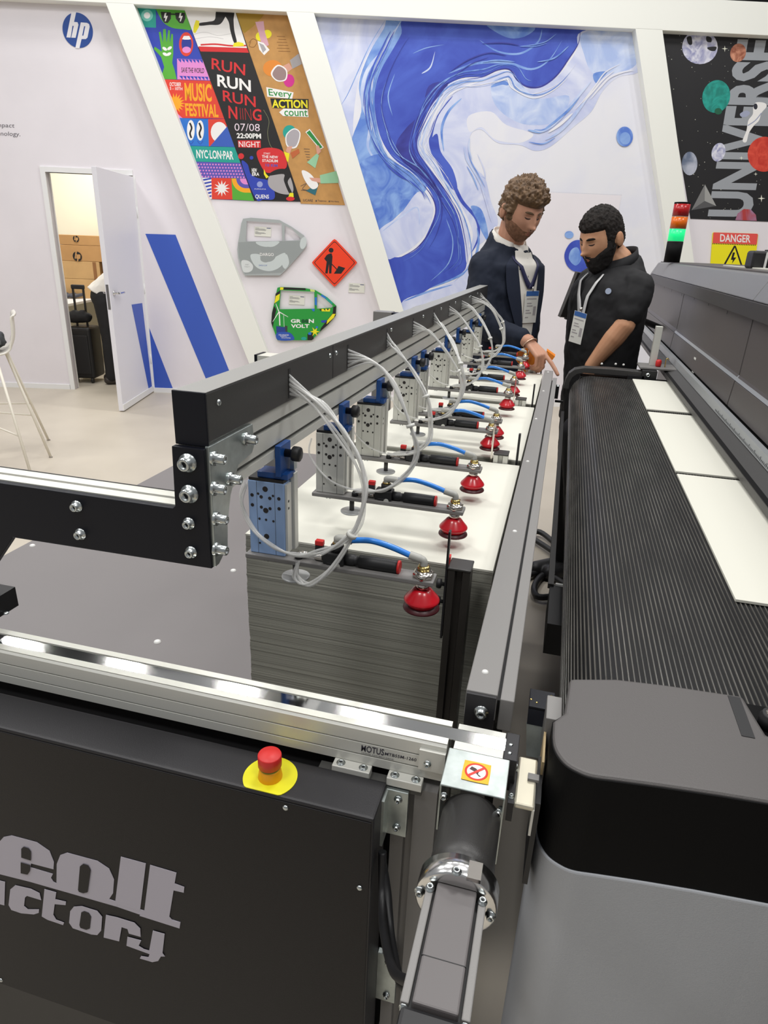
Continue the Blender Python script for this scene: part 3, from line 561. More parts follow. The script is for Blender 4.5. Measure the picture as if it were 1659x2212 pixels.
# ================================================================== PRINTER
m_pgrey = mat('printer_grey', rgb(84, 80, 79), .42, bump=.15, bscale=700)
m_pdark = mat('printer_dark', rgb(60, 59, 58), .45, bump=.12, bscale=700)
m_plow = mat('printer_lower_grey', rgb(172, 175, 180), .5, bump=.12, bscale=700)
m_pblk = mat('printer_black_band', rgb(12, 12, 13), .6, spec=.12)
m_belt = mat('belt_black', rgb(10, 10, 12), .5, spec=.25); m_rib = mat('belt_rib', rgb(74, 72, 68), .26, spec=.8, var=.35, vscale=40, brush=(1, .2, 1))
m_ruler = mat('ruler_strip', rgb(176, 180, 182), .35, .4)
pr = thing('flatbed_printer', 'large dark grey flatbed printer with black ribbed conveyor belt', 'printer', (.5, 2.2, 0))
ZB = 1.107; RR = .075; XR = .1325
path = [(.72 - i * .0003 * 0, ZB) for i in range(1)]
def belt_pt(s):                       # s: length from x=.72 to the left, then round the roller
    L = .72 - XR
    if s <= L: return Vector((.72 - s, 0, ZB)), Vector((0, 0, 1))
    a = (s - L) / RR
    return Vector((XR - RR * math.sin(a), 0, ZB - RR + RR * math.cos(a))), Vector((-math.sin(a), 0, math.cos(a)))
mb = MB(); L = .72 - XR + RR * 2.9; P = .0061; s = 0; pts = []
while s < L:
    for f, h, mi in ((0, 0, 0), (.62, 0, 1), (.68, .0009, 1), (.90, .0009, 1), (.96, 0, 0)):
        p, n = belt_pt(s + P * f); pts.append((p + n * h, mi))
    s += P
vs = []; fs = []; ms = []
for p, mi in pts: vs += [(p.x, .60, p.z), (p.x, 2.705, p.z)]
for i in range(len(pts) - 1): fs.append([2 * i, 2 * i + 1, 2 * i + 3, 2 * i + 2]); ms.append(pts[i][1])
mb._add(vs, fs); mb.m = ms
mb.build('conveyor_belt', [m_belt, m_rib], pr)
MB().cyl((XR, .6, ZB - RR), (XR, 2.7, ZB - RR), RR - .003, 24).build('belt_roller', m_rubber, pr)
MB().box((.13, .66, .72), (.60, 2.72, .98)).build('belt_housing', m_pblk, pr)
MB().box((.036, 1.16, .955), (.047, 2.68, .965)).build('lower_rail', m_pdark, pr)
MB().box((.040, 1.02, .90), (.11, 1.17, .96)).build('junction_box', m_rubber, pr); MB().box((.05, 1.165, .96), (.075, 1.17, .964)).build('box_label', m_dot, pr)
# near end cover
top = [(.236, .660), (.229, .660), (.159, .656), (.106, .650), (.062, .636), (.057, .634), (.052, .572), (.049, .569), (.0415, .557), (.0415, .535), (.043, .522), (.047, .511), (.054, .501), (.064, .495), (.077, .492), (.1, .4945), (.139, .499), (.185, .5035), (.25, .508), (.9, .53), (.9, .60), (.245, .60)]
def rnd(L): i0 = next(i for i, q in enumerate(L) if abs(q[1] - L[0][1]) < 1 and q[0] < .0435 and q[1] < .54); a = [q for q in L if q[0] <= .19 and q[1] < .54]; j = L.index(a[0]); k = L.index(a[-1]); return L[:j] + [(p.x, p.y) for p in smoothpath([(x, y, 0) for x, y in L[j:k + 1]], 5)] + L[k + 1:]
top = rnd(top)
MB().ext(top, 'z', 1.004, 1.12).build('end_cover', mat('end_cover_grey', rgb(84, 81, 80), .5, bump=.12, bscale=700), pr, bevel=.004, seg=3)
side = [(x - .0006 if x < .05 else x, y - .0012) for x, y in top if y < .575][1:]
side = [(.049, .569), (.0409, .558), (.0409, .535), (.0424, .5215), (.0462, .5102), (.0534, .5), (.0638, .4938), (.077, .4908), (.1, .4933), (.139, .4978), (.185, .5023), (.25, .5068), (.9, .5288), (.9, .58)]
side = rnd(side)
MB().ext(side, 'z', 1.005, 1.117).build('black_band', m_pblk, pr)
low = [(.049, .575), (.0395, .562), (.0395, .535), (.041, .5205), (.045, .5085), (.0525, .4985), (.063, .4922), (.077, .489), (.1, .4915), (.139, .496), (.185, .5005), (.25, .505), (.9, .527), (.9, .62), (.06, .62)]
low = rnd(low)
MB().ext(low, 'z', .05, 1.004).build('lower_casing', m_plow, pr, bevel=.002)
MB().box((.0385, .555, .97), (.0395, .56, .975)).build('casing_clip', m_rubber, pr)
MB().box((.22, .59, 1.1201), (.232, .655, 1.1206)).build('cover_recess', m_rubber, pr)
MB().box((.236, .600, 1.075), (.9, .662, 1.110)).build('recess_floor', m_pblk, pr)
MB().lathe((.2565, .628, 1.11), (0, 0, 1), [(.012, 0), (.012, .012), (.010, .014), (.010, .016)], 24).build('levelling_knob', m_rubber, pr); MB().lathe((.2565, .628, 1.126), (0, 0, 1), [(.007, 0), (.007, .0015), (.004, .0015), (.004, .0002), (0, .0002)], 20, False).build('knob_ring', m_nick, pr)
MB().box((.0362, .539, 1.05), (.0385, .616, 1.082)).build('edge_strip', mat('tan_strip', rgb(186, 164, 124), .6), pr)
MB().box((.0335, .50, .96), (.0385, .565, 1.066)).build('side_channel', m_rubber, pr)
MB().box((.036, .585, 1.045), (.052, .625, 1.10)).build('belt_tensioner', m_grey, pr, bevel=.001)
# far end cover over the belt
FX = ony(1222, 800, 2.735).x
fe = [(FX, 1.045), (FX + .004, 1.080), (FX + .014, 1.106), (FX + .034, 1.124), (FX + .07, 1.133), (.2, 1.136), (.32, 1.134), (.32, 1.112), (.2, 1.112), (FX + .07, 1.112), (FX + .045, 1.104), (FX + .03, 1.09), (FX + .022, 1.07), (FX + .022, 1.045)]
MB().ext(fe, 'y', 2.735, 2.79).build('far_cover', m_pdark, pr, bevel=.002)
MB().box((.09, 2.70, .9), (.9, 2.80, 1.10)).build('far_frame', m_pblk, pr)
MB().box((.265, 2.72, 1.105), (.325, 2.76, 1.12)).build('far_clamp', m_rubber, pr)
MB().box((.315, 2.72, 1.10), (.37, 2.80, 1.143)).build('far_block', m_rubber, pr, bevel=.002); bolt(pr, (.338, 2.72, 1.125), (0, -1, 0), .006, .003)
MB().box((.305, 2.74, 1.144), (.45, 2.86, 1.152)).build('far_shelf', m_grey, pr, bevel=.002)
MB().box((.345, 2.80, 1.152), (.37, 2.83, 1.30)).build('far_post', m_alu, pr, bevel=.001)
MB().lathe((.375, 2.78, 1.153), (0, 0, 1), [(.009, 0), (.011, .004), (.011, .02), (.007, .026)], 12).build('red_latch', m_redp, pr); MB().tube(smoothpath([(.4, 2.78, 1.152), (.4, 2.78, 1.18), (.405, 2.78, 1.186), (.41, 2.78, 1.18)], 4), .0022, 8).build('brass_hook', m_brass, pr)
for px, py in ((1300, 786), (1330, 786.5), (1347, 788)): p = ony(px, py, 2.734); rivet(pr, p, (0, -1, 0), .0045, m_dot)
# gantry
Y0, Y1 = .05, 4.4
MB().ext([(.400, 1.120), (.52, 1.120), (.52, 1.150), (.441, 1.152), (.406, 1.140), (.400, 1.136)], 'y', Y0, Y1).build('lower_bar', m_pdark, pr, bevel=.001)
MB().ext([(.4005, 1.1362), (.4065, 1.1400), (.4085, 1.1408), (.408, 1.1415), (.400, 1.138)], 'y', Y0, Y1).build('bar_groove', m_pblk, pr)
MB().ext([(.439, 1.1535), (.455, 1.1535), (.455, 1.177), (.4415, 1.1765)], 'y', Y0, Y1).build('ruler', m_ruler, pr)
mb = MB()
for i in range(170): y = .3 + i * .01; mb.box((.4386, y, 1.157), (.4392, y + .0012, 1.162 + (.004 if i % 5 == 0 else 0)))
mb.build('ruler_marks', m_rubber, pr, kind='stuff')
MB().ext([(.455, 1.150), (.60, 1.150), (.60, 1.45), (.48, 1.42), (.478, 1.175), (.463, 1.172)], 'y', Y0, Y1).build('gantry_core', m_pblk, pr)
joints = [Y0, onx(1603, 770, .470).y, onx(1466, 680, .470).y, Y1]
for i in range(3):
    a, b = joints[i] + .004, joints[i + 1] - .004
    MB().ext([(.461, 1.178), (.48, 1.178), (.48, 1.246), (.466, 1.246)], 'y', a, b).build('lower_panel', m_pgrey, pr, bevel=.0015)
    MB().ext([(.467, 1.247), (.482, 1.247), (.482, 1.407), (.475, 1.407), (.4735, 1.262)], 'y', a, b).build('upper_panel', m_pgrey, pr, bevel=.0015)
mb = MB().ext([(.4662, 1.2475), (.4735, 1.2475), (.474, 1.2615)], 'y', joints[0], joints[2]); mb.build('ledge_highlight', m_ruler, pr)  # highlight along the panel groove put in as a lighter strip
for px, py in ((1594, 655 + 18), (1571, 675), (1531, 657), (1500, 645), (1473, 636), (1451, 628), (1435, 621)): p = onx(px, py, .4752); MB().box((.4746, p.y - .004, p.z - .005), (.4756, p.y + .004, p.z + .005)).build('panel_clip', m_rubber, pr)
MB().ext([(.456, 1.411), (.60, 1.411), (.60, 1.45), (.4545, 1.4535)], 'y', Y0, Y1).build('hood_lip', m_pdark, pr, bevel=.002)
jt = [Y0, onx(1642, 640, .47).y, onx(1417, 580, .47).y, Y1]
for i in range(3): MB().ext([(.4545, 1.4545), (.70, 1.4545), (.70, 1.519), (.50, 1.519), (.487, 1.5155)], 'y', jt[i] + .002, jt[i + 1] - .002).build('hood_panel', mat('hood_grey', rgb(112, 112, 114), .4, bump=.12, bscale=700), pr, bevel=.003)
MB().box((.50, Y0, 1.519), (1.3, Y1, 1.5235)).build('hood_top', m_pgrey, pr); MB().box((.60, Y0, .1), (1.3, Y1, 1.519)).build('rear_casing', m_pgrey, pr)
p = onx(1497, 790, .4655); MB().slab([(.4648, onx(x, y, .4648).y, onx(x, y, .4648).z) for x, y in ((1500, 771), (1504, 773), (1499, 806), (1494, 808))], (-.001, 0, 0)).build('paper_tag', ink('tag_white', 226, 226, 220), pr)
m_lid = m_pdark
p0, p1 = onz(1512, 566, 1.5235), onz(1592, 572, 1.5235)
MB().box((.62, 2.0, 1.5235), (.80, 2.5, 1.5335)).build('hood_lid', m_lid, pr, bevel=.002)
# boards lying on the belt
for lb, (nx, ny), (fx, fy) in (('white board on the belt nearest the printer end cover', (1588, 1294), (1461.5, 1023)), ('middle white board of the three lying on the belt', (1459, 1017), (1399.5, 889)), ('farthest white board on the belt by the end clamp', (1396.5, 883), (1364, 815))):
    a, b = onz(nx, ny, 1.1125).y, onz(fx, fy, 1.1125).y
    o = MB().box((.281, a, 1.1083), (.62, min(b, 2.69), 1.1125)).build('white_board', [m_white], bevel=.0004); o['label'] = lb; o['category'] = 'board'; o['group'] = 'white boards on the conveyor belt'
# signal tower
ty = 3.9; bs = ony(1450, 569, ty); bs.z = 1.5236; tw = thing('signal_tower', 'stack light with red, orange and glowing green tiers on the printer', 'signal light', bs)
tr = .039; th = ony(1472, 437, ty).z - bs.z; tiers = (('tower_base', 0, .35, m_pblk), ('green_tier', .36, .56, mat('lamp_green', rgb(20, 190, 110), .3, emit=1.2)), ('orange_tier', .575, .76, mat('lamp_orange', rgb(226, 108, 10), .25)), ('red_tier', .775, .97, mat('lamp_red', rgb(176, 20, 24), .25)), ('tower_cap', .97, 1.0, m_pblk))
for nm, a, b, m in tiers: MB().lathe(bs, (0, 0, 1), [(tr, a * th), (tr, b * th)], 24).build(nm, m, tw)
for a in (.35, .56, .76): MB().lathe(bs, (0, 0, 1), [(tr * .97, a * th), (tr * .97, (a + .017) * th)], 24).build('silver_ring', m_gfit, tw)
MB().ball((bs.x, bs.y - .02, bs.z + .46 * th), .014).build('green_lamp', mat('lamp_green_core', (.4, 1, .7), .3, emit=6), tw)
# dark devices on the hood
dv = thing('control_box', 'black device with a white edge on top of the printer hood', 'device', (.6, 2.6, 1.5236))
q = ony(1630, 541, 2.6)
MB().box((q.x, 2.6, 1.5236), (q.x + .065, 2.7, q.z)).build('housing', m_rubber, dv, bevel=.008); MB().box((q.x + .038, 2.598, 1.525), (q.x + .045, 2.6, q.z - .004)).build('white_edge', m_dot, dv); MB().box((q.x + .066, 2.62, 1.5236), (q.x + .3, 2.75, q.z + .005)).build('rear_housing', m_pblk, dv)
pp = MB().slab([(onz(x, y, 1.5236).x, onz(x, y, 1.5236).y, 1.5237) for x, y in ()] or [(.585, 2.3, 1.5236), (.615, 2.3, 1.5236), (.615, 3.1, 1.5236), (.59, 3.1, 1.5236)], (0, 0, .004)).build('paper_strip', m_white); pp['label'] = 'strip of white paper lying on the printer hood'; pp['category'] = 'paper'
# monitor on its arm
mo = thing('monitor', 'black tilted monitor on the printer beside the man in the polo shirt', 'monitor', ony(1250, 690, 3.45))
A, B, C = ony(1246, 587, 3.45), ony(1208, 684, 3.45), ony(1262, 690, 3.52)
ex = C - B; ez = A - B; en = ex.cross(ez).normalized()
MB().obox((B + ex * .5 + ez * .5), ex * .5, ez * .5, en * .012).build('screen_housing', m_rubber, mo, bevel=.003)
MB().obox(B + ez * .5, ex * .012, ez * .5, en * .013).build('bezel_edge', m_pdark, mo); MB().obox(B + ex * .45 - ez * .02, ex * .2, ez * .02, en * .01).build('cable_cover', m_rubber, mo)
MB().tube([B + ex * .7 + ez * .5 + en * .01, Vector((.47, 3.6, 1.22))], .015, 10).build('monitor_arm', m_rubber, mo)
# zinc bracket on the printer side
MB().box((.0185, .639, 1.067), (.0470, .673, 1.070)).build('bracket_top', m_navy, pr, bevel=.0006)
MB().slab([(.0185, .640, 1.067), (.0470, .640, 1.067), (.0450, .630, 1.052), (.0190, .630, 1.052)], (0, .001, 0)).build('bracket_fold', m_navy, pr)
MB().slab([(.0185, .6315, 1.052), (.0445, .6315, 1.052), (.041, .615, 1.02), (.023, .615, 1.02)], (0, .002, 0)).build('bracket_face', m_zinc, pr)
for x, y in ((.0205, .652), (.027, .648), (.043, .665)): rivet(pr, (x, y, 1.070), (0, 0, 1), .0016, m_brass)
# cables on the floor under the belt
CB = [([(1120, 1175), (1160, 1148), (1200, 1175), (1225, 1200)], 'thick black cable arching highest through the gap beside the belt'), ([(1130, 1150), (1170, 1175), (1215, 1205)], 'black cable running straight under the belt, middle of the loops'),
      ([(1130, 1245), (1170, 1232), (1200, 1205), (1230, 1165)], 'black cable rising under the belt above the low loop'), ([(1225, 1265), (1180, 1240), (1155, 1265), (1165, 1290), (1225, 1282)], 'black cable lying in a low loop on the floor by the belt')]
for c, lb in CB:
    o = MB().tube(smoothpath([onz(x, y, .03) for x, y in c], 6), .016, 10).build('floor_cable', m_rubber); o['label'] = lb; o['category'] = 'cable'; o['group'] = 'cables under the belt'
# ================================================================== WALL GRAPHICS (flat prints at their place on the wall)
from mathutils.geometry import tessellate_polygon
class Art:
    """layers of flat ink on one sheet lying on the wall; every layer a hair nearer than the last"""
    def __init__(s, cx, cy, k, d): s.o = (cx, cy); s.k = k; s.d = d; s.n = 0; s.mb = MB(); s.mats = []; s.taper = False
    def px(s, x, y): return (s.o[0] + x / s.k, s.o[1] + y / s.k)
    def w(s, x, y): return onw(*s.px(x, y), s.d - .00006 * s.n)
    def ink(s, m):
        if m not in s.mats: s.mats.append(m)
        s.mb.mat(s.mats.index(m)); s.n += 1
    def p(s, m, pts): s.ink(m); s.mb.poly([s.w(*q) for q in pts]); return s
    def many(s, m, L):
        s.ink(m)
        for pts in L: s.mb.poly([s.w(*q) for q in pts])
        return s
    def sp(s, m, pts, k=5): s.ink(m); s.mb.poly([s.w(*q[:2]) for q in smoothloop([(x, y, 0) for x, y in pts], k)]); return s
    def c(s, m, x, y, rx, ry=None, n=24, t=0): ry = ry or rx; return s.p(m, [(x + rx * math.cos(a) * math.cos(t) - ry * math.sin(a) * math.sin(t), y + rx * math.cos(a) * math.sin(t) + ry * math.sin(a) * math.cos(t)) for a in [2 * math.pi * i / n for i in range(n)]])
    def cs(s, m, L, n=10): s.many(m, [[(x + r * math.cos(2 * math.pi * i / n), y + r * math.sin(2 * math.pi * i / n)) for i in range(n)] for x, y, r in L]); return s
    def star(s, m, x, y, r1, r2, k, ph=0): return s.p(m, [(x + (r1 if i % 2 == 0 else r2) * math.cos(math.pi * i / k + ph), y + (r1 if i % 2 == 0 else r2) * math.sin(math.pi * i / k + ph)) for i in range(2 * k)])
    def line(s, m, pts, wd, smooth=True):
        P = [Vector((x, y, 0)) for x, y in pts]; P = smoothpath(P, 6) if smooth and len(P) > 2 else P; L = []; Rr = []
        for i, q in enumerate(P):
            t = (P[min(i + 1, len(P) - 1)] - P[max(i - 1, 0)]).normalized(); n = Vector((-t.y, t.x, 0)); f_ = i / (len(P) - 1); ww = (wd if not isinstance(wd, tuple) else wd[0] + (wd[1] - wd[0]) * f_) * (max(.06, math.sin(math.pi * min(1, max(0, f_))) ** .6) if s.taper else 1)
            L.append(q + n * ww / 2); Rr.append(q - n * ww / 2)
        s.ink(m)
        for i in range(len(P) - 1): s.mb.poly([s.w(*q[:2]) for q in (L[i], L[i + 1], Rr[i + 1], Rr[i])])
        return s
    def t(s, m, txt, bl, br, tl, bold=0.0, fit='cap'): s.ink(m); text_into(s.mb, txt, s.w(*bl), s.w(*br), s.w(*tl), bold=bold, fit=fit); return s
    def build(s, name, parent): return s.mb.build(name, s.mats, parent)
def slab_holes(mb, loops, off):
    vs = [p for l in loops for p in l]; tr = tessellate_polygon(loops); n = len(vs); off = Vector(off)
    fs = [list(t) for t in tr] + [[i + n for i in t] for t in tr]; o = 0
    for l in loops:
        for i in range(len(l)): a, b = o + i, o + (i + 1) % len(l); fs.append([a, b, b + n, a + n])
        o += len(l)
    mb._add(list(vs) + [p + off for p in vs], fs)
def sheet(name, label, cat, outline, A, m, thick=.003, group=None):
    c = A.w(*outline[0]); t = thing(name, label, cat, c, group)
    MB().slab([A.w(*q) for q in outline], WN * thick).build('sheet', m, t); A.n += 4
    return t
W_ = ink('white', 240, 238, 236); K_ = ink('black', 22, 20, 22); BL = ink('poster_blue', 44, 66, 176); TE = ink('teal', 28, 160, 146); GN = ink('leaf_green', 86, 172, 52); RD = ink('warm_red', 222, 62, 44)
PK = ink('pink', 226, 140, 208); YL = ink('sun_yellow', 246, 170, 28); SB = ink('sky_blue', 40, 116, 206); PU = ink('violet', 92, 84, 178); RR_ = ink('run_red', 212, 40, 44); KR = ink('kraft', 190, 142, 82, .7, var=.06, vscale=14)
LY = ink('lemon', 238, 226, 30); SK = ink('print_skin', 216, 160, 140); GY = ink('print_grey', 170, 166, 168); GD = ink('print_green', 40, 140, 62); MG = ink('magenta', 208, 40, 140); OR = ink('orange', 224, 136, 44); DK = ink('deep_grey', 70, 66, 70)
# ---- poster strip 1: festival
A = Art(280, 0, 3.456, WALL - .004)
P1 = sheet('festival_poster', 'colourful music festival poster strip with green hand and red lips', 'poster', [(20, 30), (400, 50), (932, 1500), (570, 1485)], A, BL, group='poster strips on the wall')
A.p(TE, [(30, 33), (195, 42), (197, 207), (100, 203)]).cs(ink('pale_teal', 120, 204, 190), [(130, 115, 44)], 20).cs(W_, [(130, 115, 24)], 16)
A.sp(GN, [(196, 44), (300, 48), (400, 54), (430, 130), (462, 218), (400, 218), (320, 208), (255, 170), (212, 100)])
A.p(K_, [(232, 88), (308, 92), (308, 140), (285, 172), (258, 170), (240, 140)]).p(K_, [(340, 95), (412, 95), (418, 135), (400, 175), (372, 172), (345, 140)]).p(K_, [(300, 100), (345, 102), (345, 112), (300, 110)])
for dx in (0, 112): A.p(W_, [(262 + dx, 98), (275 + dx, 95), (270 + dx, 120), (285 + dx, 118), (270 + dx, 160), (262 + dx, 160), (268 + dx, 132), (255 + dx, 134)])
A.p(GN, [(232, 590), (258, 500), (235, 425), (180, 365), (188, 348), (240, 385), (217, 240), (232, 236), (248, 318), (250, 218), (270, 216), (276, 318), (288, 224), (302, 228), (300, 320), (312, 252), (324, 256), (326, 400), (318, 470), (335, 520), (352, 592)])
for x, y, t in ((262, 364, .6), (298, 360, -.6), (265, 405, .5), (292, 404, -.5)): A.c(W_, x, y, 20, 11, 14, t)
A.p(SB, [(340, 222), (468, 228), (545, 440), (352, 440)]) if 0 else None
A.c(RD, 422, 330, 53, 90, 26).c(ink('mouth_blue', 36, 54, 150), 425, 328, 38, 62).p(W_, [(392, 292), (405, 268), (445, 268), (458, 292), (440, 296), (410, 296)]).c(PK, 425, 372, 32, 24)
A.p(PK, [(354, 438), (546, 446), (602, 600), (356, 592)])
for y, x0, n in ((440, 358, 7), (566, 370, 8)): A.many(BL, [[(x0 + i * 27, y + i), (x0 + 26 + i * 27, y + 1 + i), (x0 + 26 + i * 27, y + 28 + i)] for i in range(n)])
A.t(K_, 'SAVE THE WORLD', (386, 540), (556, 546), (386, 503), .012)
A.p(RD, [(262, 592), (612, 604), (712, 886), (358, 880)]).t(W_, 'OCTOBER', (298, 642), (384, 644), (298, 614), .015).t(W_, '5 - 10TH', (300, 670), (394, 674), (300, 648), .015)
A.t(YL, 'MUSIC', (414, 745), (614, 755), (408, 620), .03).t(YL, 'FESTIVAL', (420, 862), (664, 872), (412, 772), .03)
A.star(YL, 338, 772, 78, 44, 18).p(PK, [(330, 822), (395, 882), (360, 882)])
A.p(SB, [(368, 880), (586, 890), (592, 1092), (446, 1088)]).c(W_, 457, 972, 29, 76).c(W_, 527, 974, 28, 76)
for x in (457, 527): A.line(K_, [(x - 8, 918), (x + 6, 955), (x - 6, 995), (x + 4, 1030)], 13).line(BL, [(x - 22, 1050), (x, 1076), (x + 20, 1052)], 4)
A.p(RD, [(586, 890), (714, 888), (740, 950), (640, 1092), (592, 1092)]).c(W_, 668, 986, 62, 76).p(ink('mid_blue', 54, 92, 186), [(728, 944), (788, 1098), (600, 1092)])
A.p(TE, [(446, 1090), (786, 1099), (828, 1216), (490, 1206)]).t(W_, 'NYC·LON·PAR', (500, 1178), (776, 1190), (496, 1118), .025)
A.p(PU, [(490, 1207), (830, 1217), (868, 1332), (520, 1326)]).cs(PK, [(512 + i * 22 + j * 8, 1226 + j * 23 + i * .4, 6.5) for j in range(5) for i in range(15)], 8)
A.p(W_, [(530, 1326), (612, 1328), (616, 1486), (570, 1484)]).many(BL, [[(535 + i * 5, 1340 + i * 26), (610, 1326 + i * 26), (612, 1338 + i * 26), (540 + i * 5, 1352 + i * 26)] for i in range(6)])
A.p(RD, [(610, 1328), (760, 1331), (770, 1490), (614, 1486)]).star(W_, 688, 1406, 62, 28, 12)
A.p(GN, [(760, 1331), (868, 1333), (930, 1500), (768, 1491)])
def qring(m, r): A.p(m, [(868, 1333)] + [(868 + min(62, r * math.sin(a)) if 0 else 868 - r * math.cos(a), 1333 + r * math.sin(a)) for a in [i * math.pi / 24 for i in range(13)]] + [(868 + .37 * min(r, 165), 1333 + min(r, 165))])
qring(YL, 105); qring(PU, 72); qring(PK, 44)
A.build('artwork', P1)
# ---- poster strip 2: night run
A = Art(280, 0, 3.456, WALL - .0075)
P2 = sheet('running_poster', 'black night run poster strip with runner legs and red lettering', 'poster', [(400, 51), (786, 75), (1278, 1505), (932, 1499)], A, K_, group='poster strips on the wall')
A.p(W_, [(402, 52), (784, 74), (880, 370), (512, 352)]).p(RR_, [(512, 346), (876, 358), (890, 394), (700, 388), (530, 384)]).line(RR_, [(530, 335), (640, 330), (760, 342), (870, 340)], 12)
A.line(GY, [(470, 260), (560, 240), (660, 265), (760, 250)], 2).line(GY, [(490, 290), (600, 275), (700, 290)], 2)
A.sp(K_, [(652, 70), (735, 74), (712, 130), (672, 182), (600, 186), (524, 192), (522, 172), (590, 162), (636, 146)]).sp(K_, [(690, 74), (776, 76), (776, 150), (782, 230), (800, 312), (778, 316), (752, 230), (738, 160)])
A.p(LY, [(494, 150), (520, 156), (518, 200), (490, 248), (474, 240), (478, 200)]).p(LY, [(778, 322), (812, 312), (848, 322), (856, 342), (770, 350)])
for x in (0,): A.t(RR_, 'RUN', (612, 514), (862, 562), (612, 432), .012).t(W_, 'RUN', (656, 640), (906, 684), (652, 556), .025).t(RR_, 'RUN', (698, 752), (942, 800), (694, 672), .012)
A.t(RR_, 'N', (740, 880), (806, 890), (736, 788), .02).t(RR_, 'G', (920, 896), (986, 900), (916, 812), .02).line(RR_, [(830, 892), (824, 806)], 3).line(RR_, [(848, 894), (842, 808)], 3).line(RR_, [(866, 896), (860, 808)], 3).line(RR_, [(862, 808), (908, 898)], 3).line(RR_, [(910, 898), (902, 814)], 3)
A.t(ink('pale_pink', 232, 214, 226), '07/08', (784, 976), (972, 980), (782, 920), -.004).t(W_, '22:00PM', (800, 1030), (982, 1034), (798, 994), .03).p(RR_, [(808, 1048), (978, 1048), (980, 1104), (812, 1100)]).t(W_, 'NIGHT', (816, 1096), (974, 1100), (814, 1054), .005)
A.line(ink('olive', 128, 132, 96), [(1000, 820), (1040, 900), (1030, 1000), (1060, 1100), (1140, 1130)], 3)
A.sp(RR_, [(948, 1150), (985, 1110), (1080, 1105), (1150, 1140), (1170, 1250), (1060, 1290), (1000, 1270)]).c(RR_, 832, 1166, 22).c(BL, 910, 1178, 14)
A.t(W_, 'START', (1000, 1152), (1050, 1154), (1000, 1138)).t(W_, 'THE NEW', (988, 1178), (1108, 1184), (988, 1158), .02).t(W_, 'STADIUM', (990, 1208), (1106, 1212), (990, 1188), .02).t(PU, '10 KM', (1014, 1242), (1104, 1246), (1014, 1222), .02)
A.sp(BL, [(836, 1216), (880, 1226), (905, 1300), (960, 1330), (1040, 1350), (1080, 1425), (1076, 1486), (1000, 1490), (938, 1480)]).t(W_, 'NEW', (912, 1284), (950, 1286), (912, 1256), .03).t(W_, 'ERA', (914, 1312), (968, 1312), (914, 1288), .03)
A.sp(GY, [(1040, 1320), (1100, 1290), (1180, 1290), (1222, 1400), (1200, 1450), (1110, 1440), (1040, 1390)]).sp(K_, [(1050, 1290), (1110, 1262), (1178, 1266), (1206, 1310), (1180, 1360), (1212, 1440), (1190, 1442), (1152, 1350), (1150, 1300), (1040, 1312)])
A.p(LY, [(1002, 1262), (1020, 1300), (1040, 1320), (1020, 1332), (1002, 1300)]).p(LY, [(1196, 1440), (1222, 1440), (1225, 1470), (1180, 1486)]).c(RR_, 1200, 1484, 32, 16)
A.c(ink('pale_blue', 150, 160, 214), 972, 1376, 22).t(W_, 'AURALICA', (930, 1414), (1018, 1416), (930, 1406)).t(W_, 'QUENS', (938, 1480), (1040, 1482), (938, 1452), .02)
A.build('artwork', P2)
# ---- poster strip 3: kraft paper
A = Art(280, 0, 3.456, WALL - .0044)
P3 = sheet('kraft_poster', 'brown kraft paper poster strip with collage hands', 'poster', [(787, 76), (1168, 82), (1608, 1532), (1278, 1520)], A, KR, group='poster strips on the wall')
A.sp(ink('ochre', 170, 134, 30), [(790, 80), (1000, 84), (960, 160), (880, 230), (845, 235)], 3)
A.c(LY, 975, 272, 34).c(LY, 1028, 254, 32).p(ink('arm_pink', 214, 164, 178), [(938, 164), (1000, 158), (1010, 240), (1040, 336), (1012, 350), (985, 330), (962, 240)]).p(W_, [(955, 306), (1000, 320), (1045, 372), (1004, 412), (968, 370)]).p(GY, [(965, 320), (1000, 335), (1020, 370), (995, 395)]).line(ink('brown', 132, 84, 30), [(890, 320), (920, 290), (950, 310), (930, 350), (895, 345), (905, 310)], 4)
A.many(ink('brown', 132, 84, 30), [[(1100 + (i % 2) * 10, 270 + i * 22), (1160 + i * 8, 272 + i * 22), (1160 + i * 8, 275 + i * 22), (1100 + (i % 2) * 10, 273 + i * 22)] for i in range(6)])
A.c(OR, 1068, 510, 72, 62).p(GY, [(1196, 450), (1262, 400), (1286, 478), (1216, 514)]).p(SK, [(1130, 500), (1190, 470), (1216, 512), (1180, 540)]).c(MG, 1190, 602, 40, 48).sp(W_, [(1054, 548), (1105, 484), (1172, 520), (1168, 596), (1100, 606)]).sp(ink('crumple', 152, 128, 126), [(1066, 552), (1108, 494), (1164, 526), (1160, 590), (1104, 598)])
A.p(W_, [(1020, 650), (1224, 690), (1214, 738), (1028, 722)]).t(GD, 'Every', (1040, 712), (1214, 728), (1034, 662), .012).p(K_, [(1050, 734), (1336, 740), (1336, 814), (1064, 806)]).t(LY, 'ACTION', (1064, 802), (1330, 806), (1060, 744), .03).p(W_, [(1116, 838), (1150, 810), (1330, 816), (1336, 874), (1146, 866)]).t(GD, 'count', (1156, 864), (1330, 868), (1152, 806), .012)
A.c(TE, 1194, 988, 50, 54).sp(W_, [(1166, 1010), (1226, 958), (1276, 996), (1246, 1100), (1176, 1094)]).sp(ink('foil', 172, 166, 172), [(1174, 1012), (1226, 966), (1268, 998), (1240, 1090), (1182, 1086)]).p(SK, [(1166, 1130), (1176, 1096), (1216, 1090), (1196, 1150)]).p(LY, [(1148, 1130), (1194, 1146), (1184, 1212), (1168, 1196)]).p(ink('rust', 190, 98, 50), [(1200, 1140), (1262, 1110), (1270, 1140), (1216, 1184)])
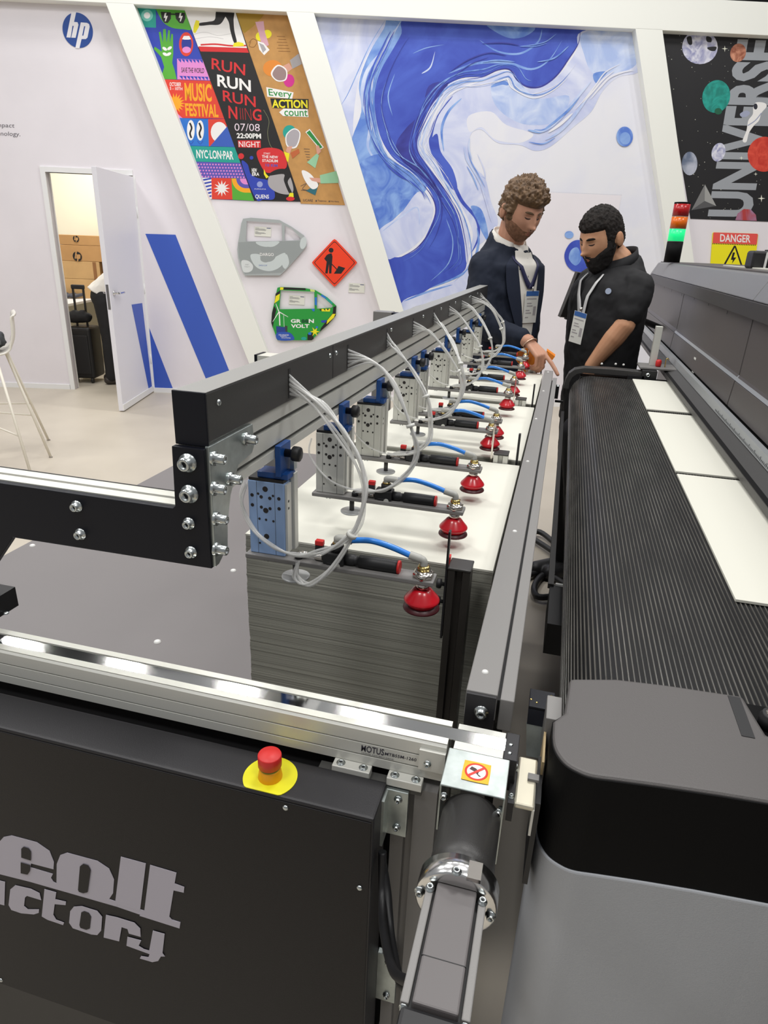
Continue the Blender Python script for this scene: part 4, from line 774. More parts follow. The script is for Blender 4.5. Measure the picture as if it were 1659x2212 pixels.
A.p(W_, [(1312, 986), (1344, 962), (1450, 1100), (1420, 1118)]).p(GD, [(1320, 990), (1344, 972), (1440, 1100), (1422, 1108)]).p(SK, [(1390, 1090), (1412, 1085), (1430, 1130), (1400, 1160)]).p(ink('pale_green', 150, 200, 160), [(1324, 1212), (1396, 1146), (1414, 1160), (1386, 1256)])
A.many(DK, [[(1300 + i * 6, 1110 + i * 20), (1345, 1112 + i * 20), (1345, 1115 + i * 20), (1300 + i * 6, 1113 + i * 20)] for i in range(5)])
A.p(TE if 0 else ink('petrol', 40, 104, 116), [(1316, 1424), (1414, 1366), (1386, 1458)]).sp(W_, [(1284, 1280), (1310, 1274), (1362, 1310), (1408, 1384), (1364, 1412), (1310, 1350)]).p(SK, [(1340, 1326), (1425, 1330), (1428, 1366), (1360, 1350)]).p(ink('pale_green', 150, 200, 160), [(1420, 1308), (1552, 1274), (1560, 1366), (1426, 1370)]).line(DK, [(1276, 1390), (1320, 1370), (1290, 1410), (1330, 1420), (1280, 1420)], 3)
A.t(DK, 'LICARE', (1296, 1502), (1368, 1506), (1296, 1484)).t(DK, 'Tapparan', (1404, 1502), (1468, 1506), (1404, 1490)).t(DK, 'Holy Alpine', (1500, 1506), (1562, 1510), (1500, 1496)).many(DK, [[(1388, 1494), (1398, 1494), (1398, 1504), (1388, 1504)], [(1486, 1498), (1495, 1498), (1495, 1508), (1486, 1508)]])
A.build('artwork', P3)
# ---- printed car door panels, road sign, cards
def Z6(): return Art(460, 430, 3.77, WALL - .028)
def loops(A, *L): return [[A.w(*q) for q in l] for l in L]
A = Z6()
LGY = ink('door_grey', 168, 174, 174); LG2 = ink('door_pale', 200, 208, 208); LG3 = ink('door_mid', 150, 156, 156)
dg = thing('car_door_panel', 'grey printed car door panel mounted on the wall', 'display panel', A.w(480, 400), 'printed car doors on the wall')
o1 = [(245, 160), (310, 152), (540, 170), (640, 225), (740, 295), (765, 380), (700, 460), (590, 580), (545, 622), (260, 622), (240, 590), (205, 480), (198, 410), (205, 350), (222, 260), (230, 200)]; h1 = [(275, 178), (560, 195), (565, 340), (268, 345)]; h2 = [(585, 215), (640, 240), (715, 320), (705, 335), (582, 340)]
mb = MB(); slab_holes(mb, loops(A, o1, h1, h2), WN * .012); mb.build('panel', LGY, dg); A.n += 4
A.p(LG3, [(206, 352), (268, 348), (560, 342), (720, 340), (760, 380), (700, 460), (560, 600), (260, 612), (210, 470)]).sp(LG2, [(308, 452), (380, 452), (390, 500), (440, 515), (510, 470), (590, 440), (560, 540), (470, 586), (370, 565), (320, 510)]).sp(LG2, [(350, 350), (440, 346), (540, 346), (500, 384), (440, 390), (380, 378)]).c(LG3, 448, 450, 66, 62)
A.sp(LG2, [(560, 480), (600, 450), (620, 520), (590, 568), (565, 540)]).c(LG2, 735, 358, 26, 50, 20, .2).sp(ink('bubble', 212, 216, 216), [(232, 505), (285, 502), (325, 540), (318, 580), (280, 598), (244, 585)]).t(LG3, 'SMART', (262, 540), (292, 540), (262, 528)).t(LG3, 'MOBILITY', (258, 556), (300, 557), (258, 546)).t(W_, 'DARGO', (384, 462), (496, 464), (382, 438), .008).t(ink('logo_blue', 84, 110, 180), 'DARGO.COM', (374, 545), (440, 546), (374, 534))
A.build('artwork', dg)
A = Z6(); gd = thing('car_door_panel', 'green printed car door panel with wind turbine and white lettering', 'display panel', A.w(750, 950), 'printed car doors on the wall')
o1 = [(525, 722), (550, 716), (745, 725), (830, 740), (930, 800), (1005, 870), (1000, 950), (940, 1020), (860, 1090), (805, 1150), (525, 1150), (500, 1080), (475, 1010), (480, 930), (500, 840)]; h1 = [(552, 742), (825, 755), (828, 893), (540, 898)]; h2 = [(848, 768), (900, 800), (978, 870), (965, 885), (846, 893)]
GR2 = ink('panel_green', 34, 152, 58); mb = MB(); slab_holes(mb, loops(A, o1, h1, h2), WN * .012); mb.build('panel', GR2, gd); A.n += 4
A.p(K_, [(575, 718), (755, 727), (755, 742), (575, 738)]).p(K_, [(510, 770), (548, 742), (542, 800), (500, 860)]).p(LY, [(500, 850), (512, 790), (545, 770), (540, 820)]).p(LY, [(548, 718), (575, 720), (572, 738), (546, 740)]).p(K_, [(475, 1000), (482, 920), (500, 870), (516, 900), (500, 980), (486, 1050)])
A.p(ink('pale_lime', 206, 220, 130), [(790, 732), (828, 740), (830, 756), (795, 752)]).p(SB, [(830, 800), (846, 800), (846, 870), (830, 860)]).p(SB, [(885, 775), (925, 800), (915, 812), (880, 790)]).p(TE, [(925, 800), (975, 845), (968, 858), (918, 815)])
A.p(K_, [(980, 880), (1004, 870), (1000, 950), (940, 1020), (870, 1080), (880, 1050), (935, 980), (975, 930)]).p(LY, [(975, 935), (998, 935), (985, 965), (925, 1020), (930, 990)]).p(LY, [(860, 895), (955, 893), (952, 916), (888, 914)]).many(K_, [[(862, 896), (885, 895), (884, 914)], [(900, 895), (915, 894), (915, 912)], [(925, 894), (945, 893), (935, 908)]])
A.t(W_, 'GR', (634, 1006), (718, 1008), (634, 978), .035).t(ink('dark_green', 10, 78, 40), 'ee', (720, 1008), (778, 1008), (720, 978), .03, 'top').t(W_, 'N', (780, 1008), (822, 1008), (780, 978), .035).t(W_, 'VOLT', (636, 1048), (784, 1048), (636, 1020), .035)
A.line(W_, [(540, 920), (545, 1030)], 9, False).line(W_, [(536, 915), (512, 850)], (8, 3), False).line(W_, [(538, 918), (612, 960)], (8, 3), False).line(W_, [(538, 918), (486, 1000)], (8, 3), False).line(ink('pale_green', 150, 200, 160), [(575, 940), (580, 1040)], 7, False)
A.p(ink('solar', 34, 62, 140), [(515, 1035), (592, 1045), (600, 1090), (518, 1088)]).p(ink('panel_side', 60, 62, 66), [(585, 1030), (606, 1034), (606, 1090), (592, 1088)]).sp(ink('pill_blue', 44, 84, 176), [(520, 1090), (610, 1084), (650, 1110), (655, 1148), (530, 1148)], 4).t(W_, 'FOR SMARTER', (536, 1112), (618, 1114), (536, 1100)).t(W_, 'ENERGY', (550, 1122), (604, 1122), (550, 1114)).t(W_, 'SOLUTIONS', (558, 1134), (632, 1136), (558, 1125))
A.p(K_, [(770, 1100), (815, 1090), (820, 1140), (800, 1150), (770, 1148)]).star(LY, 830, 1080, 42, 14, 6).p(SB, [(775, 1090), (800, 1080), (800, 1105), (778, 1106)]).c(TE, 740, 1150 - 14, 22, 14).p(SB, [(838, 1036), (855, 1036), (855, 1052), (838, 1052)]).p(SB, [(800, 894), (828, 893), (828, 912), (815, 915)]).p(BL, [(880, 990), (925, 985), (920, 1006), (885, 1005)])
A.build('artwork', gd)
A = Z6(); rs = thing('road_works_sign', 'orange diamond sign with black digging figure', 'sign', A.w(990, 515))
dia = lambda k: [(990 + k * a, 517 + k * b) for a, b in ((-.07, -.97), (.07, -.97), (.95, -.07), (.95, .07), (.07, .97), (-.07, .97), (-.95, -.07), (-.95, .07))]
def dia(k): return [(990 + x * k, 518 + y * k) for x, y in ((-14, -184), (0, -192), (14, -184), (176, -12), (184, 0), (176, 12), (14, 186), (0, 196), (-14, 186), (-176, 12), (-184, 0), (-176, -12))]
MB().slab([A.w(*q) for q in dia(1)], WN * .006).build('sign_plate', ink('sign_orange', 240, 62, 22), rs); A.n += 4
A.p(K_, dia(.90)).p(ink('sign_orange', 240, 62, 22), dia(.865)).c(K_, 962, 417, 20, 20).p(K_, [(940, 448), (966, 440), (974, 470), (970, 520), (964, 606), (946, 606), (946, 530), (934, 606), (914, 606), (926, 510), (906, 486), (926, 456)]).line(K_, [(958, 520), (1020, 584)], 8, False).p(K_, [(984, 608), (1012, 566), (1022, 544), (1078, 562), (1044, 608)])
A.build('pictogram', rs)
def card(q, nm, lb):
    A = Z6(); A.d = WALL - .006; t = thing('info_card', lb, 'label card', A.w(*q[0]), 'small info cards on the wall'); MB().slab([A.w(*p) for p in q], WN * .003).build('card', ink('card', 226, 226, 216), t); A.n += 4
    (x0, y0), (x1, y1), (x2, y2), (x3, y3) = q
    def uv(u, v): return (x0 + (x1 - x0) * u + (x3 - x0) * v, y0 + (y1 - y0) * u + (y3 - y0) * v)
    def bar(m, u0, u1, v0, v1): A.p(m, [uv(u0, v0), uv(u1, v0), uv(u1, v1), uv(u0, v1)])
    bar(ink('card_blue', 44, 52, 120), .72, .96, .08, .15)
    for v, u in ((.14, .25), (.22, .62), (.29, .70), (.36, .66), (.52, .22), (.60, .6), (.67, .68), (.74, .4)): bar(ink('card_text', 120, 120, 124), .04, u, v, v + .03)
    A.build('print', t)
card([(340, 222), (476, 230), (472, 308), (338, 301)], '', 'white info card inside the grey car door window')
card([(620, 780), (748, 790), (745, 863), (618, 856)], '', 'white info card inside the green car door window')
card([(1108, 682), (1236, 690), (1233, 766), (1103, 760)], '', 'white info card beneath the orange diamond sign')
# ---- round logo sign and lettering on the left wall
A = Art(0, 0, 2.9625, WALL - .003); lg = thing('logo_sign', 'round blue logo with white slanted letters on the wall', 'logo', A.w(497, 193))
HB = ink('logo_navy', 30, 72, 150); cc = [(497 + 97 * math.cos(a) + 14 * math.sin(a) * .4, 193 + 113 * math.sin(a) + 8 * math.cos(a)) for a in [2 * math.pi * i / 48 for i in range(48)]]
MB().slab([A.w(*q) for q in cc], WN * .003).build('disc', HB, lg); A.n += 4
LW = ink('logo_white', 236, 234, 238)
A.p(LW, [(458, 76), (488, 74), (474, 140), (496, 142), (502, 158), (484, 242), (456, 241), (472, 166), (464, 165), (452, 241), (425, 239)]).p(LW, [(517, 143), (556, 146), (570, 154), (574, 170), (560, 240), (550, 250), (522, 250), (508, 310), (482, 308)]).p(HB, [(538, 168), (546, 168), (534, 228), (526, 228)])
A.build('letters', lg)
A = Art(0, 0, 2.9625, WALL - .0015); lt = thing('grey_lettering', 'two short lines of grey lettering on the left wall', 'lettering', A.w(40, 850))
TX = ink('lettering_dark', 112, 108, 114); A.t(TX, 'environmental impact', (-330, 803), (92, 816), (-330, 776), .0, ).t(TX, 'with our latest technology.', (-360, 855), (130, 871), (-360, 828), .0)
A.build('letters', lt)
# ---- marbled paint mural in the recess
A = Art(660, 0, 2.074, WALL - .0012); A.taper = True
mu = thing('mural', 'blue and white marbled paint mural covering the wall recess', 'mural', A.w(700, 1300))
def swirl(name, c1, c2, sc, dist=2.5):
    m = mat('mural_' + name, rgb(*c1), .55); nt = m.node_tree; b = nt.nodes['Principled BSDF']; tc = nt.nodes.new('ShaderNodeTexCoord'); n = nt.nodes.new('ShaderNodeTexNoise')
    n.inputs['Scale'].default_value = sc; n.inputs['Detail'].default_value = 6; n.inputs['Distortion'].default_value = dist; rp = nt.nodes.new('ShaderNodeValToRGB')
    rp.color_ramp.elements[0].position = .38; rp.color_ramp.elements[0].color = (*rgb(*c1), 1); rp.color_ramp.elements[1].position = .66; rp.color_ramp.elements[1].color = (*rgb(*c2), 1)
    for a, c in ((tc.outputs['Object'], n.inputs[0]), (n.outputs[0], rp.inputs[0]), (rp.outputs[0], b.inputs['Base Color'])): nt.links.new(a, c)
    return m
MW = swirl('white', (232, 232, 238), (226, 227, 238), 1.2); ML = swirl('lilac', (192, 200, 234), (222, 226, 244), 1.6); MM = swirl('mid', (92, 132, 212), (150, 184, 234), 2.2); MBm = swirl('main', (54, 74, 180), (72, 98, 200), 1.5); MD = swirl('deep', (46, 48, 138), (58, 64, 164), 2); MP = swirl('pale', (170, 190, 234), (214, 224, 246), 2.5); MC = swirl('cell', (84, 122, 208), (140, 176, 232), 4)
MB().slab([A.w(*q) for q in ((20, 45), (1500, 125), (1700, 1100), (1600, 1900), (640, 1850))], WN * .0008).build('base_coat', MW, mu); A.n += 3
A.sp(ML, [(30, 50), (200, 62), (380, 80), (330, 160), (260, 280), (230, 400), (215, 520), (205, 620), (150, 470), (90, 260)])
A.line(MM, [(360, 85), (290, 200), (235, 320), (190, 420), (160, 470)], 4)
A.sp(MM, [(372, 82), (470, 88), (430, 170), (350, 290), (318, 380), (310, 480), (330, 600), (380, 720), (470, 780), (420, 900), (330, 1010), (285, 900), (240, 740), (205, 640), (250, 500), (240, 370), (290, 230), (350, 130)])
A.line(MP, [(430, 90), (350, 220), (280, 310), (255, 400), (262, 480), (290, 560), (280, 660), (330, 740)], 18).line(ML, [(400, 130), (330, 260), (300, 360), (300, 470)], 8)
A.sp(MBm, [(450, 84), (700, 96), (980, 110), (1240, 122), (1225, 190), (1190, 250), (1130, 335), (1060, 382), (1000, 387), (955, 360), (920, 312), (870, 312), (800, 342), (700, 350), (620, 392), (570, 460), (530, 540), (500, 620), (505, 680), (560, 760), (620, 850), (680, 960), (710, 1080), (722, 1180), (690, 1230), (560, 1290), (425, 1370), (395, 1250), (368, 1160), (430, 1150), (505, 1110), (552, 1030), (582, 940), (560, 860), (500, 790), (430, 740), (378, 690), (335, 610), (312, 500), (312, 400), (340, 310), (395, 215), (430, 150)])
A.sp(MC, [(240, 740), (330, 690), (420, 740), (500, 790), (540, 850), (430, 950), (330, 1030), (290, 950), (262, 840)])
A.sp(ML, [(326, 1040), (420, 965), (500, 862), (545, 880), (574, 940), (545, 1035), (480, 1108), (400, 1152), (362, 1152)]).line(MP, [(340, 1040), (430, 970), (500, 930), (510, 1010)], 7).line(MD, [(500, 800), (560, 870), (584, 940), (560, 1030), (500, 1110), (420, 1156)], 6)
A.sp(MD, [(552, 385), (640, 372), (575, 460), (530, 545), (502, 610), (490, 690), (560, 790), (620, 870), (600, 880), (520, 800), (440, 730), (405, 650), (450, 575), (520, 500)])
A.sp(MM, [(820, 106), (1020, 118), (990, 160), (920, 172), (850, 142)]).sp(MC, [(900, 112), (1000, 118), (960, 142)], 4).line(MM, [(1060, 130), (1040, 190), (960, 240), (860, 230), (780, 180)], 9).line(MM, [(1150, 180), (1090, 270), (1010, 310), (900, 280), (760, 285), (640, 330)], (4, 18)).line(MP, [(520, 330), (560, 300), (580, 230)], (10, 3)).line(MM, [(480, 240), (540, 215), (620, 200)], 4).line(MM, [(400, 330), (370, 430), (390, 520)], 5).line(MM, [(560, 1260), (640, 1180), (660, 1080), (630, 980)], 5)
A.sp(ML, [(640, 392), (720, 352), (800, 346), (880, 318), (930, 330), (985, 392), (1060, 386), (1140, 332), (1215, 225), (1240, 140), (1490, 122), (1500, 310), (1400, 345), (1330, 410), (1280, 500), (1200, 570), (1100, 655), (1030, 676), (960, 650), (860, 640), (790, 582), (742, 600), (730, 680), (765, 755), (805, 800), (830, 900), (862, 1000), (810, 1070), (740, 1130), (722, 1180), (708, 1060), (680, 950), (620, 850), (560, 760), (506, 680), (502, 620), (560, 480)])
A.sp(MP, [(1240, 150), (1400, 135), (1480, 180), (1480, 290), (1380, 330), (1290, 330), (1250, 250)]).sp(MM, [(1290, 330), (1350, 320), (1330, 350), (1300, 372)], 4).sp(MP, [(840, 360), (930, 350), (1040, 440), (1180, 430), (1130, 540), (1000, 560), (900, 520), (840, 450)]).sp(MW, [(730, 520), (830, 500), (900, 560), (1020, 600), (960, 640), (850, 625), (790, 570), (735, 590)]).line(MP, [(940, 480), (980, 550), (1080, 545), (1190, 470)], 6).line(MM, [(830, 390), (880, 370), (910, 380)], (16, 22))
A.line(MD, [(1232, 130), (1222, 195), (1180, 262), (1125, 338), (1060, 386), (1000, 390), (950, 360), (915, 312), (860, 314), (790, 345), (690, 360)], 7)
A.line(MW, [(850, 340), (740, 378), (650, 420), (590, 500), (545, 590), (520, 640), (545, 710), (620, 820), (690, 930), (740, 1040), (735, 1110)], (14, 34)).line(MD, [(640, 395), (575, 470), (535, 545), (500, 625), (508, 690), (565, 770), (630, 860), (688, 960), (718, 1090), (728, 1180)], 5)
A.line(MBm, [(660, 430), (595, 510), (566, 590), (562, 650), (590, 720), (650, 800), (700, 900), (765, 980), (775, 1060), (745, 1130)], (16, 18)).sp(MBm, [(560, 640), (590, 600), (606, 680), (660, 760), (680, 850), (640, 830), (590, 730)]).line(MM, [(700, 440), (640, 500), (610, 580), (620, 680)], 12).sp(MM, [(740, 925), (785, 935), (812, 1010), (818, 1080), (790, 1040), (770, 990)])
A.line(MM, [(560, 1290), (680, 1240), (745, 1190), (775, 1090), (768, 1020)], 12).sp(ML, [(440, 1345), (560, 1300), (690, 1245), (760, 1180), (790, 1290), (640, 1340), (500, 1370), (432, 1400)]).line(MM, [(440, 1350), (540, 1310), (660, 1275)], 9)
A.line(ML, [(770, 690), (800, 760), (806, 810)], 6).line(MM, [(788, 790), (806, 800)], 14)
random.seed(21)
def streaks(path, inks, n, o0, o1, w, a=0., b=1.):
    P_ = smoothpath([(x, y, 0) for x, y in path], 8)
    for k in range(n):
        i0 = int(len(P_) * random.uniform(a, b - .25)); i1 = min(len(P_) - 1, i0 + int(len(P_) * random.uniform(.18, .5))); off = random.uniform(o0, o1); q = []
        for i in range(i0, i1, 4):
            t = (P_[min(i + 1, len(P_) - 1)] - P_[max(i - 1, 0)]).normalized(); v = P_[i] + Vector((-t.y, t.x, 0)) * (off + 5 * math.sin(i * .25 + k)); q.append((v.x, v.y))
        if len(q) > 2: A.line(random.choice(inks), q, random.uniform(*w))
MAINR = [(1225, 190), (1130, 335), (1000, 387), (920, 312), (800, 342), (700, 350), (620, 392), (570, 460), (530, 540), (500, 620), (505, 680), (560, 760), (620, 850), (680, 960), (710, 1080), (715, 1180), (640, 1260)]
MAINL = [(430, 150), (395, 215), (340, 310), (312, 400), (312, 500), (335, 610), (378, 690), (430, 740), (500, 790), (560, 860), (582, 940), (552, 1030), (505, 1110), (420, 1155)]
streaks(MAINR, [MM, MBm, MD, MC], 16, 4, 40, (2, 7)); streaks(MAINR, [ML, MP, MM, MW], 20, -48, -6, (2, 8), 0, .9); streaks(MAINL, [MM, MP, MC, MBm], 16, 4, 46, (2, 8), 0, .6); streaks(MAINL, [MM, MD], 8, -40, -6, (2, 5))
streaks([(640, 330), (800, 240), (960, 250), (1100, 230), (1200, 140)], [MM, MC, MD], 10, -60, 40, (2, 9)); streaks([(860, 630), (760, 600), (735, 680), (780, 780), (830, 900), (850, 1000)], [MP, ML, MM], 8, -6, 50, (3, 8))
streaks([(1480, 320), (1380, 345), (1300, 440), (1200, 560), (1080, 650), (960, 640)], [MP, MW, MM], 12, -10, 90, (4, 14))
A.c(MC, 1430, 612, 37, 45).c(MM, 1432, 620, 24, 28).c(MC, 1181, 1052, 20, 17).sp(MBm, [(1160, 1140), (1185, 1090), (1225, 1075), (1270, 1095), (1285, 1160), (1265, 1215), (1210, 1218), (1172, 1190)]).sp(MM, [(1190, 1120), (1220, 1110), (1235, 1160), (1210, 1190), (1180, 1160)])
A.build('paint', mu)
# ---- space poster
A = Art(1360, 0, 3.686, WALL - .004); us = sheet('space_poster', 'black space poster with planets and grey sideways lettering', 'poster', [(240, 240), (1500, 285), (1500, 1780), (485, 1742)], A, ink('space_black', 24, 23, 26))
random.seed(5); st = []
for i in range(150):
    y = random.uniform(260, 1740); x = 270 + (y - 245) * .146 + random.uniform(10, 900)
    if x < 1400: st.append((x, y, random.choice((2, 2, 3, 4))))
A.cs(ink('star', 190, 190, 176), st, 5)
LGm = swirl('planet_lilac', (150, 152, 190), (226, 226, 236), 9); A.c(LGm, 560, 375, 142, 136).sp(ink('space_black', 24, 23, 26), [(455, 300), (490, 290), (498, 350), (470, 352)]).sp(ink('space_black', 24, 23, 26), [(612, 290), (650, 300), (650, 335), (615, 330)]).sp(ink('space_black', 24, 23, 26), [(620, 378), (690, 372), (680, 405), (640, 402)]).p(ink('space_black', 24, 23, 26), [(420, 240), (700, 250), (700, 262), (420, 256)])
A.t(ink('universe_grey', 156, 160, 166), 'UNIVERSE', (945, 1728), (1215, 318), (632, 1722), .042)
A.c(swirl('planet_teal', (14, 128, 116), (30, 160, 146), 8), 690, 768, 110, 132, 30, .25).c(GN if 0 else ink('moss', 20, 92, 66), 706, 886, 30, 26).c(swirl('planet_mist', (104, 116, 140), (186, 190, 204), 5, 1), 478, 1302, 62, 94).c(LGm, 708, 1212, 54, 76, 24, .3).c(swirl('planet_red', (196, 50, 36), (222, 78, 58), 8), 1072, 1228, 132, 140, 30, .2).c(swirl('planet_rose', (176, 60, 60), (160, 120, 150), 5), 930, 1745 - 6, 88, 78).p(ink('space_black', 24, 23, 26), [(800, 1757), (1060, 1764), (1060, 1850), (800, 1850)]) if 0 else A.c(swirl('planet_teal', (14, 128, 116), (30, 160, 146), 8), 690, 768, 110, 132, 30, .25).c(ink('moss', 20, 92, 66), 706, 886, 30, 26).c(swirl('planet_mist', (104, 116, 140), (186, 190, 204), 5, 1), 478, 1302, 62, 94).c(LGm, 708, 1212, 54, 76, 24, .3).c(swirl('planet_red', (196, 50, 36), (222, 78, 58), 8), 1072, 1228, 132, 140, 30, .2).p(swirl('planet_rose', (176, 60, 60), (160, 120, 150), 5), [(842, 1752), (860, 1700), (910, 1664), (965, 1668), (1005, 1710), (1012, 1758)])
A.c(swirl('planet_copper', (150, 84, 60), (214, 150, 120), 9), 864, 420, 62, 75, 24, .3)
A.p(ink('tri_grey', 122, 122, 122), [(600, 1468), (492, 1674), (598, 1600), (690, 1640)]).p(ink('tri_dark', 84, 84, 86), [(492, 1674), (598, 1600), (690, 1640)]).p(ink('tri_light', 158, 158, 156), [(600, 1468), (598, 1600), (690, 1640)])
A.sp(W_, [(985, 850), (1010, 815), (1075, 820), (1090, 850), (1050, 900), (1030, 960), (990, 1000), (950, 1060), (930, 1130), (900, 1120), (930, 1040), (945, 960), (980, 910)]).c(ink('visor', 40, 40, 52), 1003, 848, 16, 24).sp(ink('suit_shade', 160, 166, 190), [(880, 905), (930, 880), (960, 900), (930, 930), (890, 930)]).line(ink('suit_shade', 160, 166, 190), [(1050, 900), (1000, 960), (940, 1000)], 8)
for x, y, r in ((758, 388, 26), (1050, 1580, 30), (890, 1258, 18), (1004, 1386, 16)): A.star(ink('star_glow', 236, 236, 220), x, y, r, r * .22, 4)
A.build('artwork', us)
# ---- danger sign
A = Art(1360, 0, 3.686, WALL - .010); ds = thing('danger_sign', 'red and yellow danger sign with black triangle behind the printer', 'sign', A.w(830, 2000))
MB().slab([A.w(*q) for q in ((668, 1850), (1018, 1861), (1024, 1870), (990, 2190), (640, 2170), (662, 1858))], WN * .006).build('sign_plate', ink('danger_yellow', 244, 232, 20), ds); A.n += 4
A.p(ink('danger_red', 232, 84, 76), [(672, 1850), (1018, 1861), (1022, 1872), (1012, 1948), (660, 1936), (666, 1856)]).many(K_, [[(662 + i * 14, 1936 + i * .5), (670 + i * 14, 1936 + i * .5), (666 + i * 14, 1944 + i * .5), (658 + i * 14, 1944 + i * .5)] for i in range(25)]).t(W_, 'DANGER', (720, 1922), (962, 1930), (722, 1864), .02)
A.p(K_, [(832, 1955), (846, 1958), (905, 2130), (900, 2150), (735, 2145), (735, 2130)]).p(ink('danger_yellow', 244, 232, 20), [(838, 1972), (890, 2132), (752, 2128)]).p(K_, [(822, 2010), (840, 2010), (828, 2050), (850, 2050), (815, 2100), (822, 2070), (806, 2068)])
A.build('print', ds)
# ================================================================== PEOPLE
def J(px, py, y): return ony(px, py, y)
def caps(mb, a, b, ra, rb, n=16):                      # tapered capsule
    a, b = Vector(a), Vector(b); ax = b - a; L = ax.length
    if L < 1e-6: return mb.ball(a, ra)
    pr = [(ra * math.sin(t), -ra * math.cos(t)) for t in [math.pi / 2 * i / 5 for i in range(6)]] + [(rb * math.cos(t), L + rb * math.sin(t)) for t in [math.pi / 2 * i / 5 for i in range(6)]]
    return mb.lathe(a, ax, [(max(r, 1e-4), h) for r, h in pr], n)
def chain(mb, pts, rs, n=16):
    for i in range(len(pts) - 1): caps(mb, pts[i], pts[i + 1], rs[i], rs[i + 1], n)
    return mb
def loft(mb, rings, n=28, cap=True):                   # rings: (centre, half right vector, half front vector[, squareness])
    vs = []; fs = []
    for c, X, Yv in rings:
        for k in range(n):
            a = 2 * math.pi * k / n; ca, sa = math.cos(a), math.sin(a); e = .82
            vs.append(Vector(c) + Vector(X) * (abs(ca) ** e * (1 if ca > 0 else -1)) + Vector(Yv) * (abs(sa) ** e * (1 if sa > 0 else -1)))
    for i in range(len(rings) - 1):
        for k in range(n): fs.append([i * n + k, i * n + (k + 1) % n, (i + 1) * n + (k + 1) % n, (i + 1) * n + k])
    if cap: fs += [list(range(n))[::-1], [(len(rings) - 1) * n + k for k in range(n)]]
    sm = mb.smooth; mb.smooth = True; mb._add(vs, fs); mb.smooth = sm; return mb
def loftpt(rings, t, a, grow=1.0):                     # point on a lofted body, t along, a angle (0 = its left, pi/2 = front)
    i = min(int(t), len(rings) - 2); f = t - i; e = .82; ca, sa = math.cos(a), math.sin(a)
    q = []
    for c, X, Yv in (rings[i], rings[i + 1]): q.append(Vector(c) + Vector(X) * grow * (abs(ca) ** e * (1 if ca > 0 else -1)) + Vector(Yv) * grow * (abs(sa) ** e * (1 if sa > 0 else -1)))
    return q[0].lerp(q[1], f)
def organic(mb, name, m, parent, voxel, smooth=3, wrinkle=0, wscale=.06):
    o = mb.build(name, m, parent); r = o.modifiers.new('skin', 'REMESH'); r.mode = 'VOXEL'; r.voxel_size = voxel; r.use_smooth_shade = True
    s = o.modifiers.new('soft', 'SMOOTH'); s.factor = .5; s.iterations = smooth
    if wrinkle:
        t = bpy.data.textures.new('folds', 'CLOUDS'); t.noise_scale = wscale; t.noise_depth = 2
        d = o.modifiers.new('folds', 'DISPLACE'); d.texture = t; d.strength = wrinkle; d.mid_level = .5; d.texture_coords = 'LOCAL'
    dg = bpy.context.evaluated_depsgraph_get(); me = bpy.data.meshes.new_from_object(o.evaluated_get(dg)); o.modifiers.clear(); o.data = me
    me.polygons.foreach_set('use_smooth', [True] * len(me.polygons)); return o
def gs(v, c, w): return math.exp(-((v - c) / w) ** 2)
def head_r(d):                                         # local offset of the face surface in direction d (x side, y forward, z up)
    x, y, z = d; ax = abs(x)
    p = Vector((x * .0775, y * .098, z * .119))
    if z < -.15:
        k = min(1, (-.15 - z) / .85); p.x *= 1 - .30 * k ** 1.3
        if y < .1: p.y *= 1 - .42 * k * min(1, (.1 - y) / .6)
        else: p.y *= 1 + .03 * k
    if y > 0: p.y *= 1 - .05 * y * gs(ax, .55, .35)
    f = max(0, y)
    nose = gs(ax, 0, .11 + .05 * gs(z, -.25, .12)) * f * (gs(z, -.24, .085) * .030 + gs(z, -.08, .14) * .019 + gs(z, .08, .12) * .007)
    eye = gs(ax, .33, .15) * gs(z, .07, .10) * f * -.0125; lid = gs(ax, .33, .10) * gs(z, .055, .06) * f * .0045
    brow = gs(ax, .30, .26) * gs(z, .21, .07) * f * .0065; lips = gs(ax, 0, .24) * f * (gs(z, -.44, .045) * .0055 + gs(z, -.545, .045) * .006 - gs(z, -.49, .022) * .004)
    chin = gs(ax, 0, .3) * gs(z, -.80, .14) * f * .009; cheek = gs(ax, .52, .2) * gs(z, -.15, .18) * f * .003
    return p + Vector((0, 1, 0)) * (nose + brow + lips + chin) + d * (eye + lid + cheek)
def dirs(nl, nz):
    return [[Vector((math.sin(2 * math.pi * k / nl) * math.sqrt(max(0, 1 - z * z)), math.cos(2 * math.pi * k / nl) * math.sqrt(max(0, 1 - z * z)), z)) for k in range(nl)] for z in [-math.cos(math.pi * i / nz) for i in range(nz + 1)]]
